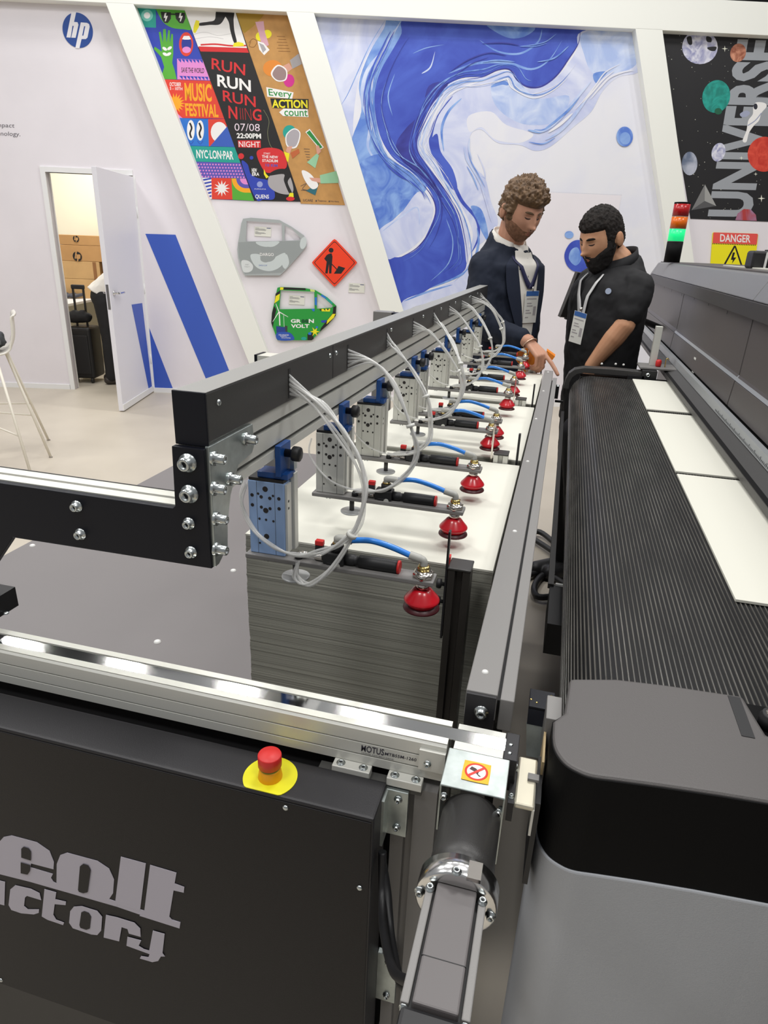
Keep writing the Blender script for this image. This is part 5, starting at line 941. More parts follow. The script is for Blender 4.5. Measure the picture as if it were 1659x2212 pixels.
class Head:
    def __init__(s, c, fwd, up=(0, 0, 1), k=1.0):
        f = Vector(fwd).normalized(); u = Vector(up); x = f.cross(u).normalized(); u = x.cross(f); s.M = Matrix((x, f, u)).transposed(); s.c = Vector(c); s.k = k
    def P(s, v): return s.c + s.M @ (v * s.k)
    def at(s, x, y, z, off=0): d = Vector((x, y, z)).normalized(); return s.P(head_r(d) + d * off)
    def solid(s, mb, nl=96, nz=72):
        D = dirs(nl, nz); vs = [s.P(head_r(d)) for row in D for d in row]; fs = []
        for i in range(nz):
            for k in range(nl): fs.append([i * nl + k, i * nl + (k + 1) % nl, (i + 1) * nl + (k + 1) % nl, (i + 1) * nl + k])
        mb._add(vs, fs)
        for sx in (-1, 1):
            e = s.at(sx, -.08, -.02, .002); mb2 = len(mb.v)
            mb.ball((0, 0, 0), 1, 10)
            for i in range(mb2, len(mb.v)): q = mb.v[i]; mb.v[i] = e + s.M @ (Vector((q.x * .009 + sx * .006 + (q.y < 0) * sx * .004, q.y * .017 - .004, q.z * .031 + .0)) * s.k)
    def shell(s, mb, mask, thick, nl=120, nz=90, seed=0, nscale=26, namp=.0):
        """closed tuft/beard/lip patch over the face where mask(d) > 0; thick scales with mask"""
        D = dirs(nl, nz); W = [[mask(d) for d in row] for row in D]; idx = {}; vs = []; fs = []
        def vid(i, k):
            k %= nl
            if (i, k) not in idx:
                d = D[i][k]; w = max(0, min(1, W[i][k])); t = thick(d) if callable(thick) else thick
                n = (mnoise.noise((d + Vector((seed, seed * .7, 0))) * nscale * .12) * .6 + mnoise.noise((d + Vector((seed, 0, seed))) * nscale * .4) * .4) * namp if namp else 0
                idx[(i, k)] = len(vs); vs.append(s.P(head_r(d) + d * ((t + n) * w - .0012 * (1 - w) + .0002)))
            return idx[(i, k)]
        for i in range(nz):
            for k in range(nl):
                if max(W[i][k], W[i][(k + 1) % nl], W[i + 1][k], W[i + 1][(k + 1) % nl]) > 0: fs.append([vid(i, k), vid(i, k + 1), vid(i + 1, k + 1), vid(i + 1, k)])
        sm = mb.smooth; mb.smooth = True; mb._add(vs, fs); mb.smooth = sm
def ss(v, a, b): t = max(0, min(1, (v - a) / (b - a))); return t * t * (3 - 2 * t)
def skin_mat(name, c1, c2): return mat(name, rgb(*c1), .5, var=.5, vscale=18, col2=rgb(*c2), bump=.05, bscale=400)
m_sk1 = skin_mat('skin_fair', (186, 134, 108), (198, 148, 122)); m_sk2 = skin_mat('skin_tan', (196, 142, 108), (206, 156, 122))  # first skin tone lowered, shade on the face put into its colour
m_hair1 = mat('hair_brown', rgb(80, 60, 42), .6, bump=.9, bscale=120, var=.5, vscale=60, col2=rgb(120, 92, 62)); m_hair2 = mat('hair_black', rgb(26, 23, 22), .7, spec=.2, bump=.9, bscale=160, var=.5, vscale=60, col2=rgb(42, 37, 34))
m_brd1 = mat('stubble_brown', rgb(112, 78, 56), .7, bump=.6, bscale=300, var=.5, vscale=90, col2=rgb(150, 106, 80)); m_brd2 = mat('beard_black', rgb(28, 24, 23), .65, bump=.8, bscale=260)
m_lip = mat('lips', rgb(178, 104, 92), .45); m_lash = mat('lashes', rgb(60, 40, 34), .6)
m_navyj = mat('navy_wool', rgb(30, 36, 50), .8, bump=.25, bscale=500, spec=.25); m_shirt = mat('white_shirt', rgb(228, 224, 216), .7, bump=.1, bscale=200); m_polo = mat('black_polo', rgb(32, 32, 34), .75, bump=.25, bscale=600, spec=.3); m_trs = mat('dark_trousers', rgb(42, 41, 44), .8, spec=.25)
def face_bits(H, parent, hairm, skinlip=True):
    for sx, nm in ((-1, 'eyebrow'), (1, 'eyebrow')):
        mb = MB(); H.shell(mb, lambda d: (gs(d.x * sx, .34, .25) * gs(d.z + .5 * (d.x * sx - .36) ** 2, .225, .045) - .42) * 3 if d.y > .2 and d.x * sx > 0 else -1, .0022, 160, 140, 1, 60, .001); mb.build(nm, hairm, parent)
        mb = MB(); H.shell(mb, lambda d: (gs(d.x * sx, .34, .21) * gs(d.z - 1.4 * (d.x * sx - .34) ** 2, .012, .034) - .40) * 3 if d.y > .2 and d.x * sx > 0 else -1, .0016, 200, 220); mb.build('closed_eyelid', m_lash, parent)
    mb = MB(); H.shell(mb, lambda d: (gs(d.x, 0, .19) * (gs(d.z, -.455, .032) + gs(d.z, -.535, .04)) - .42) * 2 if d.y > .3 else -1, .0008, 160, 200); mb.build('lips', m_lip, parent)
    for sx in (-1, 1):
        mb = MB(); mb.ball(H.at(sx * .085, 1, -.325, .0005), .0032, 6); mb.build('nostril', m_lash, parent)
# -------------------------------------------------- man in the navy jacket
Ym = 3.12
hc = J(1127, 458, Ym); F1 = Vector((.80, -.60, 0)).normalized(); S1 = Vector((F1.y, -F1.x, 0))   # S1: his right-hand side
ft1 = Vector((hc.x - .05, Ym + .03, 0))
p1 = thing('person', 'man in navy jacket and white shirt pointing at the rail end', 'person', ft1)
H1 = Head(hc, (.60, -.70, -.36), k=1.0)
nb = J(1101, 519, Ym + .05)                                         # base of the neck
tc = lambda z, dx=0: Vector((nb.x + .0 + dx, nb.y + .01, z))
zs = nb.z
T1 = [(tc(.80, .02), S1 * .150, F1 * .120), (tc(.95, .02), S1 * .150, F1 * .123), (tc(1.10, .015), S1 * .150, F1 * .120), (tc(1.25, .01), S1 * .165, F1 * .124), (tc(1.38, 0), S1 * .178, F1 * .122), (tc(zs - .10), S1 * .172, F1 * .110), (tc(zs - .045), S1 * .110, F1 * .085 + Vector((0, 0, -.022))), (tc(zs + .004), S1 * .080, F1 * .078 + Vector((0, 0, -.040)))]
shR = tc(zs - .115) + S1 * .148; shL = tc(zs - .115) - S1 * .142
elR = J(1046, 706, 2.98); wrR = J(1141, 737, 2.80); elL = shL + Vector((.02, .05, -.29)); wrL = elL + Vector((.05, -.02, -.25))
tip = J(1192, 794, 2.715); kn = wrR.lerp(tip, .52)
mb = MB(); H1.solid(mb); caps(mb, hc + H1.M @ Vector((0, -.025, -.06)), nb + Vector((0, 0, -.02)), .058, .062)
loft(mb, [(c, X * .86, Y * .86) for c, X, Y in T1[:-1]])
chain(mb, [shR, elR, wrR], [.05, .040, .027]); chain(mb, [shL, elL, wrL], [.05, .040, .027])
hf = (tip - wrR).normalized(); hn = Vector((.15, -.35, 1)); hn = (hn - hf * hn.dot(hf)).normalized(); hs = hf.cross(hn)       # hand: forward, back of hand, side
pc = wrR + hf * .048; HL = (tip - wrR).length
for s_ in (-1.1, -.4, .3, 1.0): caps(mb, wrR + hf * .01 + hs * s_ * .012, wrR + hf * .088 + hs * s_ * .021, .0125, .0105)
def finger(k0, L, cu, r, side):                                      # k0 knuckle, three segment lengths, curl angles
    p = k0; a = 0; pts = [p]
    for l, c in zip(L, cu): a += c; p = p + (hf * math.cos(a) - hn * math.sin(a)) * l + hs * side * l; pts.append(p)
    chain(mb, pts, [r, r * .95, r * .9, r * .8], 12)
sgn = 1 if hs.dot(Vector((1, 0, 0))) > 0 else -1                     # index finger on the side away from the viewer's left
k_ = lambda s_: wrR + hf * .090 + hs * sgn * s_ * .021
finger(k_(1.0), (.046, .028, .024), (.15, .12, .1), .0092, .04 * sgn)
finger(k_(.3), (.046, .030, .022), (.95, .9, .5), .0094, 0); finger(k_(-.4), (.043, .028, .022), (1.1, .95, .5), .0090, 0); finger(k_(-1.1), (.034, .022, .018), (1.15, .95, .5), .0080, -.02 * sgn)
tb = wrR + hf * .03 + hs * sgn * .024 - hn * .008; chain(mb, [tb, tb + hf * .035 + hs * sgn * .014 - hn * .012, tb + hf * .066 + hs * sgn * .006 - hn * .03], [.0125, .0105, .0085], 12)
# his left hand, relaxed
lf = Vector((.1, -.1, -1)).normalized()
for s_ in (-1, -.3, .4, 1.1): q = wrL + S1 * s_ * .018; caps(mb, wrL, q + lf * .085, .012, .010); chain(mb, [q + lf * .085, q + lf * .125 + F1 * .01, q + lf * .15 + F1 * .03], [.009, .0085, .007], 10)
caps(mb, wrL + lf * .03 + F1 * .02, wrL + lf * .09 + F1 * .04, .011, .008)
hipR, hipL = tc(.90) + S1 * .09, tc(.90) - S1 * .09
for hp_, sgx in ((hipR, 1), (hipL, -1)): ftp = Vector((hp_.x, hp_.y, .07)); chain(mb, [hp_, (hp_ + ftp) / 2 + F1 * .02, ftp], [.07, .05, .038]); caps(mb, ftp - Vector((0, 0, .02)), ftp + F1 * .16 - Vector((0, 0, .03)), .036, .03)
body1 = organic(mb, 'body', m_sk1, p1, .0036, 2)
# hair, stubble, brows
mb = MB(); H1.shell(mb, lambda d: max(ss(d.z, .36 - .0 * d.y, .50) if d.y > .30 else 0, ss(d.z, -.10 if d.y > -.15 else -.42, .06 if d.y > -.15 else -.25) * ss(.46 - d.y, 0, .18), ss(d.z, -.28, -.12) * gs(d.y, .22, .13) * (abs(d.x) > .75)), lambda d: .010 + .015 * ss(d.z, -.1, .75) + .010 * max(0, d.y) * ss(d.z, .3, .7), 170, 130, 3, 52, .021)
mb.build('hair', m_hair1, p1)
mb = MB(); H1.shell(mb, lambda d: (ss(-.40 + .42 * max(0, abs(d.x) - .35) - d.z, -.05, .16) if d.y > -.12 else 0) * (1 - gs(d.x, 0, .17) * gs(d.z, -.49, .07)) * (0 if (d.z > -.40 and abs(d.x) < .16) else 1) * ss(d.y, -.12, .1), .0028, 130, 100, 2, 80, .003); mb.build('beard', m_brd1, p1)
face_bits(H1, p1, m_hair1)
# jacket, shirt, collar, trousers
mb = MB(); loft(mb, [(c, X * 1.06, Y * 1.10) for c, X, Y in T1]); chain(mb, [shR, elR, elR.lerp(wrR, .84)], [.070, .058, .043]); chain(mb, [shL, elL, elL.lerp(wrL, .9)], [.066, .056, .043]); caps(mb, shR, nb + Vector((0, 0, -.07)), .064, .070); caps(mb, shL, nb + Vector((0, 0, -.07)), .062, .070)
organic(mb, 'jacket', m_navyj, p1, .007, 3, .018, .07)
def patch(mb, rings, t0, t1, fa0, fa1, grow, n=26, m=10):
    vs = []; fs = []
    for i in range(n + 1):
        t = t0 + (t1 - t0) * i / n; a0, a1 = fa0(i / n), fa1(i / n)
        for j in range(m + 1): vs.append(loftpt(rings, t, a0 + (a1 - a0) * j / m, grow))
    for i in range(n):
        for j in range(m): a = i * (m + 1) + j; fs.append([a, a + 1, a + m + 2, a + m + 1])
    sm = mb.smooth; mb.smooth = True; mb._add(vs, fs); mb.smooth = sm
hp2 = math.pi / 2
mb = MB(); patch(mb, T1, .2, 6.75, lambda t: hp2 - .10 - .36 * t ** 2, lambda t: hp2 + .13 + .36 * t ** 2, 1.135); mb.build('shirt_front', m_shirt, p1)
mb = MB(); patch(mb, T1, 2.6, 6.3, lambda t: hp2 - .10 - .16 - .30 * t ** 2 - .26 * math.sin(min(1, t * 1.0) * math.pi) ** 1, lambda t: hp2 - .12 - .31 * t ** 1.6, 1.15); patch(mb, T1, 2.6, 6.3, lambda t: hp2 + .13 + .31 * t ** 1.6, lambda t: hp2 + .13 + .16 + .30 * t ** 2 + .26 * math.sin(min(1, t) * math.pi), 1.15)
mb.build('lapels', mat('navy_lapel', rgb(36, 42, 58), .8, bump=.25, bscale=500, spec=.25), p1)
mb = MB(); up_ = Vector((0, 0, 1)); CN = nb + Vector((0, 0, -.012)); ring = []
for k in range(25): a = -2.6 + 5.2 * k / 24; dv_ = F1 * -math.cos(a) * .070 + S1 * math.sin(a) * .078; ring.append(CN + dv_ + up_ * (.036 * math.cos(a) + .020))
vs = []; [vs.extend((q - up_ * .030 + (q - CN).normalized() * .008, q + up_ * .012)) for q in ring]; mb.smooth = True; mb._add(vs, [[2 * i, 2 * i + 2, 2 * i + 3, 2 * i + 1] for i in range(24)]); o = mb.build('shirt_collar', m_shirt, p1); sd = o.modifiers.new('t', 'SOLIDIFY'); sd.thickness = .004
mb = MB(); loft(mb, [(tc(zs - .05), S1 * .090, F1 * .092 + Vector((0, 0, -.03))), (tc(zs - .01), S1 * .084, F1 * .088 + Vector((0, 0, -.038))), (tc(zs + .016), S1 * .068, F1 * .070 + Vector((0, 0, -.036)))]); mb.build('shirt_neck', m_shirt, p1)
mb = MB(); caps(mb, tc(.95, .02) + S1 * .07, tc(.95, .02) - S1 * .07, .125, .125)
for hp_ in (hipR, hipL): chain(mb, [hp_, (hp_ + Vector((hp_.x, hp_.y, .07))) / 2 + F1 * .02, Vector((hp_.x, hp_.y, .07))], [.095, .075, .060])
organic(mb, 'trousers', m_trs, p1, .009, 3, .006)
mb = MB()
for hp_ in (hipR, hipL): caps(mb, Vector((hp_.x, hp_.y, .045)) - F1 * .04, Vector((hp_.x, hp_.y, .04)) + F1 * .18, .045, .040)
organic(mb, 'shoes', m_rubber, p1, .008, 2)
# bracelet
bw = wrR + hf * .012; mb = MB(); mb.tube([bw + hs * math.cos(a) * .031 + hn * math.sin(a) * .024 + hf * .004 * math.sin(a) for a in [2 * math.pi * i / 28 for i in range(29)]], .0028, 8, False)
o = mb.build('bracelet', mat('rose_gold', rgb(222, 190, 166), .3, .8)); o['label'] = 'thin pale bracelet on the pointing wrist'; o['category'] = 'bracelet'
# lanyard with badge on the jacket man
m_lan = mat('lanyard_navy', rgb(34, 36, 74), .6); m_bdg = mat('badge_white', rgb(228, 228, 222), .35)
def frontpt(rings, t, off, grow): return loftpt(rings, t, hp2 + off, grow)
ln = thing('lanyard', 'navy lanyard with white name badge on the shirt of the jacket man', 'lanyard', frontpt(T1, 2.2, 0, 1.2))
def strap(a0, a1, t0, t1, wdt, rings, m, name, parent, grow=1.175):
    vs = []; n = 14
    for i in range(n + 1):
        t = t0 + (t1 - t0) * i / n; a = a0 + (a1 - a0) * i / n; vs += [frontpt(rings, t, a - wdt, grow), frontpt(rings, t, a + wdt, grow)]
    b = MB(); b.smooth = True; b._add(vs, [[2 * i, 2 * i + 1, 2 * i + 3, 2 * i + 2] for i in range(n)]); o = b.build(name, m, parent); s = o.modifiers.new('t', 'SOLIDIFY'); s.thickness = .0015; return o
strap(.50, .02, 6.1, 4.15, .05, T1, m_lan, 'strap', ln); strap(-.50, .02, 6.1, 4.15, .05, T1, m_lan, 'strap', ln)
def lettered(a0, a1, t0, t1, rings, txts, parent, m, g=1.182):
    b = MB()
    for f, tx in txts:
        q = lambda f_, w: frontpt(rings, t0 + (t1 - t0) * f_, a0 + (a1 - a0) * f_ + w, g)
        text_into(b, tx, q(f, .028), q(f + .22, .028), q(f, -.025), bold=.02)
    b.build('strap_lettering', m, parent)
lettered(.50, .02, 6.1, 4.15, T1, ((.15, 'FESPA'), (.55, 'FESPA')), ln, W_); lettered(-.50, .02, 6.1, 4.15, T1, ((.2, 'FESPA'), (.6, 'FESPA')), ln, W_)
def badge(c, rt, dn, fr, w, h, parent, band, tilt=0):
    rt, dn, fr = Vector(rt).normalized(), Vector(dn).normalized(), Vector(fr).normalized()
    b = MB().obox(c, rt * w / 2, dn * h / 2, fr * .002).build('badge_holder', m_bdg, parent)
    MB().obox(c - dn * h * .42 + fr * .0022, rt * w * .48, dn * h * .075, fr * .0004).build('badge_band', band, b)
    mb = MB()
    for v, u0, u1 in ((-.26, -.4, .35), (-.12, -.35, .0), (-.04, -.35, .1), (.10, -.4, -.1), (.18, -.4, .05), (.32, -.4, -.15)): mb.obox(c + dn * h * v + rt * w * (u0 + u1) / 2 + fr * .0022, rt * w * (u1 - u0) / 2, dn * h * .016, fr * .0003)
    mb.obox(c + dn * h * .12 + rt * w * .28 + fr * .0022, rt * w * .1, dn * h * .14, fr * .0003); mb.build('badge_print', GY, b)
bc = frontpt(T1, 3.55, .02, 1.20); badge(bc, -S1, Vector((0, 0, -1)), F1, .085, .135, ln, mat('badge_blue', rgb(60, 104, 172), .4))
MB().cyl(bc + Vector((0, 0, .066)), bc + Vector((0, 0, .085)), .004, 8).build('clip', m_nick, ln)
# orange folded card between the fingers
oc = tip + Vector((-.015, .05, .03)); o = MB().slab([J(1181, 757, 2.80), J(1199, 770, 2.80), J(1193, 778, 2.80), J(1180, 772, 2.80)], (0, .03, .004)).build('orange_card', ink('orange_sheet', 236, 136, 34), None); o['label'] = 'orange folded card behind the pointing finger'; o['category'] = 'card'
of = thing('orange_folder', 'orange folder edge showing between the far grippers and the hand', 'folder', J(1135, 770, 2.87))
MB().slab([J(1106, 766, 2.87), J(1150, 746, 2.87), J(1166, 752, 2.87), J(1160, 790, 2.87), J(1135, 806, 2.87)], (0, .012, 0)).build('cover', ink('orange_sheet', 236, 136, 34), of); MB().slab([J(1110, 768, 2.868), J(1150, 750, 2.868), J(1158, 760, 2.868), J(1132, 800, 2.868)], (0, .002, 0)).build('flap', ink('orange_flap', 222, 120, 26), of)
# -------------------------------------------------- man in the black polo shirt
hc = J(1299, 516, Ym); F2 = Vector((-.80, -.60, 0)).normalized(); S2 = Vector((F2.y, -F2.x, 0))     # S2: his right-hand side
nb = J(1334, 556, Ym + .05); p2 = thing('person', 'bearded man in black polo shirt looking down beside the printer', 'person', (nb.x, nb.y, 0))
H2 = Head(hc, (-.64, -.68, -.34))
zs = nb.z; tc2 = lambda z, dx=0: Vector((nb.x + dx, nb.y, z))
T2 = [(tc2(.82, .0), S2 * .150, F2 * .118), (tc2(.95, .0), S2 * .152, F2 * .120), (tc2(1.08, -.005), S2 * .155, F2 * .122), (tc2(1.22, -.01), S2 * .165, F2 * .126), (tc2(zs - .16, -.012), S2 * .175, F2 * .124), (tc2(zs - .10, -.005), S2 * .165, F2 * .112), (tc2(zs - .045), S2 * .110, F2 * .088 + Vector((0, 0, -.020))), (tc2(zs - .016), S2 * .080, F2 * .078 + Vector((0, 0, -.034)))]
shR = tc2(zs - .115) + S2 * .145; shL = tc2(zs - .115) - S2 * .145
elL = J(1349, 702, 3.0); wrL = J(1277, 790, 3.02); elR = shR + Vector((-.02, .02, -.27)); wrR = elR + Vector((.09, .06, -.20))
mb = MB(); H2.solid(mb); caps(mb, hc + H2.M @ Vector((0, -.028, -.06)), nb + Vector((0, 0, -.02)), .060, .066); loft(mb, [(c, X * .9, Y * .9) for c, X, Y in T2[:-1]])
chain(mb, [shL, shL.lerp(elL, .55), elL, elL.lerp(wrL, .3), wrL], [.056, .054, .043, .044, .028]); chain(mb, [shR, elR, wrR], [.055, .042, .028])
def relaxed(w, fdir, back, mb):
    fdir = Vector(fdir).normalized(); sd = fdir.cross(Vector(back)).normalized(); dn = Vector(back).normalized()
    for s_ in (-1, -.3, .4, 1.1): q = w + sd * s_ * .018; caps(mb, w, q + fdir * .082, .013, .0105); chain(mb, [q + fdir * .082, q + fdir * .12 - dn * .008, q + fdir * .142 - dn * .028], [.009, .0086, .007], 10)
    caps(mb, w + fdir * .03 + sd * .024, w + fdir * .085 + sd * .036 - dn * .012, .0115, .0085)
relaxed(wrL, (.02, .04, -1), (0, -1, .0), mb); relaxed(wrR, (wrR - elR), (0, -1, .3), mb)
hL, hR = tc2(.90) - S2 * .09, tc2(.90) + S2 * .09
knL = J(1222, 930, 3.08); ftL = Vector((knL.x + .16, 3.22, .07)); ftR = Vector((hR.x + .03, hR.y, .07))
for a, k, f_ in ((hL, knL + Vector((.06, 0, 0)), ftL), (hR, (hR + ftR) / 2, ftR)): chain(mb, [a, k, f_], [.07, .052, .038]); caps(mb, f_ - Vector((0, 0, .02)), f_ + F2 * .15 - Vector((0, 0, .03)), .036, .03)
organic(mb, 'body', m_sk2, p2, .0036, 2)
mb = MB(); H2.shell(mb, lambda d: max(ss(d.z, .40, .50) if d.y > .30 else 0, ss(d.z, -.02 if d.y > -.15 else -.40, .10 if d.y > -.15 else -.28) * ss(.46 - d.y, 0, .14), ss(d.z, -.30, -.16) * gs(d.y, .22, .12) * (abs(d.x) > .78)), lambda d: .006 + .008 * ss(d.z, .1, .8), 170, 130, 7, 80, .008); mb.build('hair', m_hair2, p2)
mb = MB(); H2.shell(mb, lambda d: max((ss(-.44 + .55 * max(0, abs(d.x) - .40) - d.z, -.05, .10) if d.y > -.10 else 0) * (1 - gs(d.x, 0, .16) * gs(d.z, -.50, .075)), gs(d.x, 0, .26) * gs(d.z, -.385, .035) * (d.y > .5) * 1.1 - .3, (1 if abs(d.x) > .82 else 0) * gs(d.y, .26, .13) * ss(.15 - d.z, 0, .15)) * ss(d.y, -.10, .08), lambda d: .005 + .016 * ss(-d.z, .5, .95), 140, 110, 4, 70, .004); mb.build('beard', m_brd2, p2)
face_bits(H2, p2, m_hair2)
mb = MB(); loft(mb, [(c, X * 1.07, Y * 1.10) for c, X, Y in T2]); slv = shL.lerp(elL, .62); chain(mb, [shL, shL.lerp(elL, .3), slv], [.072, .074, .066]); chain(mb, [shR, shR.lerp(elR, .55)], [.070, .064]); caps(mb, shR, nb + Vector((0, 0, -.07)), .064, .062); caps(mb, shL, nb + Vector((0, 0, -.07)), .064, .062)
organic(mb, 'polo_shirt', m_polo, p2, .007, 3, .016, .07)
mb = MB(); CN = nb + Vector((0, 0, -.016)); ring = []
for k in range(25): a = -2.75 + 5.5 * k / 24; dv_ = F2 * -math.cos(a) * .074 + S2 * math.sin(a) * .080; ring.append(CN + dv_ + up_ * (.034 * math.cos(a) + .014))
vs = []; [vs.extend((q - up_ * .034 + (q - CN).normalized() * .014, q + up_ * .016)) for q in ring]; mb.smooth = True; mb._add(vs, [[2 * i, 2 * i + 2, 2 * i + 3, 2 * i + 1] for i in range(24)]); o = mb.build('polo_collar', m_polo, p2); sd = o.modifiers.new('t', 'SOLIDIFY'); sd.thickness = .005
mb = MB(); patch(mb, T2, 3.1, 6.1, lambda t: hp2 - .02, lambda t: hp2 + .14, 1.135, 16, 3); mb.build('button_placket', mat('polo_placket', rgb(26, 26, 28), .75), p2)
lgp = frontpt(T2, 4.5, .62, 1.14); lgn = (lgp - T2[4][0]); lgn.z = 0; lgn.normalize(); MB().lathe(lgp, lgn, [(.012, 0), (.012, .002)], 24).build('shirt_logo', ink('logo_pale', 178, 190, 214), p2)
mb = MB(); caps(mb, tc2(.93) + S2 * .06, tc2(.93) - S2 * .06,   .120, .120)
for a, k, f_ in ((hL, knL + Vector((.06, 0, 0)), ftL), (hR, (hR + ftR) / 2, ftR)): chain(mb, [a, k, f_], [.098, .080, .062])
organic(mb, 'trousers', m_trs, p2, .009, 3, .006)
mb = MB()
for f_ in (ftL, ftR): caps(mb, Vector((f_.x, f_.y, .045)) - F2 * .04, Vector((f_.x, f_.y, .04)) + F2 * .17, .045, .040)
organic(mb, 'shoes', m_rubber, p2, .008, 2)
l2 = thing('lanyard', 'white lanyard with long name badge on the black polo shirt', 'lanyard', frontpt(T2, 2.6, 0, 1.2)); m_lan2 = mat('lanyard_white', rgb(206, 206, 206), .5)
strap(.30, .08, 6.0, 3.3, .035, T2, m_lan2, 'strap', l2); strap(-.34, .06, 6.0, 3.3, .035, T2, m_lan2, 'strap', l2)
b2 = J(1247, 707, 2.93); MB().cyl(J(1254, 672, 2.95), J(1256, 664, 2.95), .006, 8).build('clip', m_nick, l2)
q0, q1, q2 = J(1246, 676, 2.95), J(1262, 681, 2.95), J(1234, 734, 2.95)
badge((q1 + q2) / 2 , q1 - q0, q2 - q0, (0, -1, 0), .052, .125, l2, mat('badge_blue', rgb(60, 104, 172), .4))
# ================================================================== LEFT SIDE AND STORE ROOM
m_shell = mat('stool_shell', rgb(226, 222, 212), .35); m_legw = mat('stool_leg', rgb(226, 220, 206), .4)
sc_ = Vector((-3.95, 3.86, 0)); stl = thing('bar_stool', 'cream bar stool with low backrest and thin splayed legs', 'bar stool', sc_)
E0 = ony(30, 757, 3.9); zt = E0.z; SV = Vector((-.67, .742, 0)); SP = Vector((.742, .67, 0)); SC = E0 - SP * .22; SC.z = 0; stl.location = SC; ORG[stl.name] = SC
prof = [(-.44, .02), (-.30, -.015), (-.15, -.02), (-.06, -.01), (-.015, .02), (.018, .08), (.032, .16), (.036, .235), (.052, .248)]
path = smoothpath([(x, 0, z) for x, z in prof], 4); mb = MB(); mb.smooth = True; vs = []; n = 8
for i, q in enumerate(path):
    f = i / (len(path) - 1)
    for j in range(n + 1): a = -1 + 2 * j / n; p = E0 + SP * (q.x - .012 * a * a * (f > .55)) + SV * (a * .19); vs.append((p.x, p.y, zt + q.z + .014 * a * a * (1 - f)))
mb._add(vs, [[i * (n + 1) + j, i * (n + 1) + j + 1, (i + 1) * (n + 1) + j + 1, (i + 1) * (n + 1) + j] for i in range(len(path) - 1) for j in range(n)])
o = mb.build('seat_shell', m_shell, stl); sd = o.modifiers.new('t', 'SOLIDIFY'); sd.thickness = .012
fA, fB, fC = onz(110, 988, 0), onz(105, 951, 0), onz(70, 1035, 0); tA = E0 - SP * .05 - SV * .03 - Vector((0, 0, .015)); tB = E0 - SP * .05 + SV * .10 - Vector((0, 0, .015)); tC = ony(0, 802, 3.62); fD = E0 - SP * .62 + SV * .15; fD.z = 0; tD = E0 - SP * .36 + SV * .08 - Vector((0, 0, .015))
for a, b in ((tA, fA), (tB, fB), (tC + (tC - fC) * .25, fC), (tD, fD)): MB().tube([a, b], .0095, 10).build('leg', m_legw, stl); MB().cyl(b, b + Vector((0, 0, .006)), .013, 10).build('foot_cap', mat('foot_grey', rgb(150, 142, 134), .6), stl)
def on(a, b, t): return a.lerp(b, t)
for a, b in ((on(tA, fA, .58), on(tD, fD, .52)), (on(tB, fB, .56), on(tD, fD, .48)), (on(tC, fC, .60), on(tD, fD, .5))): MB().tube([a, b], .006, 8).build('footrest', m_legw, stl)
mb = MB(); random.seed(8)
for i in range(14): caps(mb, E0 - SP * (.06 + random.uniform(0, .30)) + SV * random.uniform(-.11, .11) + Vector((0, 0, .045 + random.uniform(0, .06))), E0 - SP * (.06 + random.uniform(0, .30)) + SV * random.uniform(-.11, .11) + Vector((0, 0, .045 + random.uniform(0, .05))), .045, .035)
jk = thing('dark_bag', 'crumpled dark grey bag lying on the bar stool seat', 'bag', E0 - SP * .2)
organic(mb, 'bag', mat('bag_grey', rgb(58, 60, 66), .7, var=.5, vscale=14, col2=rgb(92, 94, 100)), jk, .008, 2, .035, .05)
# ---- store room things
def wq(u, z, d): return wpt(u, z, d)
tb = thing('store_table', 'white table top inside the store room', 'table', wq(-3.95, 0, 8.4))
mb = MB(); wbox(mb, -4.5, -3.46, .775, .80, 7.72, 9.15); mb.build('table_top', m_skirt, tb)
for u in (-4.45, -3.52):
    for d in (7.78, 9.1): mb = MB(); wbox(mb, u, u + .04, 0, .775, d, d + .04); mb.build('leg', m_grey, tb)
m_card = mat('cardboard', rgb(188, 144, 92), .75, var=.05, vscale=6); m_card2 = mat('cardboard_pale', rgb(200, 162, 110), .75, var=.05, vscale=6); m_tape = mat('box_tape', rgb(150, 104, 62), .4)
zz = [onw(150, y, 8.55).z for y in (507, 529, 563.5, 601.5, 627)]; zz[-1] = .80
LB = ['topmost cardboard box of the stack with small round logo', 'second cardboard box from the top with larger round logo', 'third cardboard box of the stack with brown tape', 'lowest cardboard box resting on the white table']
u0 = onw(128, 535, 8.55).dot(WD); u1 = -3.30
for i in range(4):
    t = thing('cardboard_box', LB[i], 'cardboard box', wq((u0 + u1) / 2, zz[i + 1], 8.8), 'cardboard boxes in the store room')
    mb = MB(); e = (0, .0, .02, .03)[i]; wbox(mb, u0 - e, u1 - (.06 if i > 1 else 0), zz[i + 1] + .001, zz[i] - .001, 8.55, 9.0); mb.build('carton', m_card if i < 2 else m_card2, t, bevel=.004)
    if i > 1: mb = MB(); wbox(mb, u1 - .14, u1 - .10, zz[i + 1] + .004, zz[i] - .004, 8.547, 8.55); mb.build('tape', m_tape, t)
    if i < 2:
        r = (.036, .055)[i]; c = onw(164 if i == 0 else 167, (516, 554)[i], 8.546); A = MB()
        A.mat(0).poly([c + WD * r * math.cos(a) + Vector((0, 0, r * math.sin(a))) for a in [2 * math.pi * k / 28 for k in range(28)]])
        q = lambda L: [c - WN * .0006 + WD * x * r + Vector((0, 0, y * r)) for x, y in L]
        A.mat(1).poly(q([(-.25, 1.02), (.05, 1.02), (-.1, .45), (.12, .42), (.12, .28), (-.05, -.45), (-.3, -.45), (-.12, .28), (-.2, .28), (-.38, -.45), (-.65, -.45)])).poly(q([(.3, .45), (.62, .42), (.72, .25), (.58, -.4), (.45, -.48), (.2, -.48), (.06, -1.02), (-.2, -1.02), (.16, .4)]))
        A.build('logo', [K_, m_card], t)
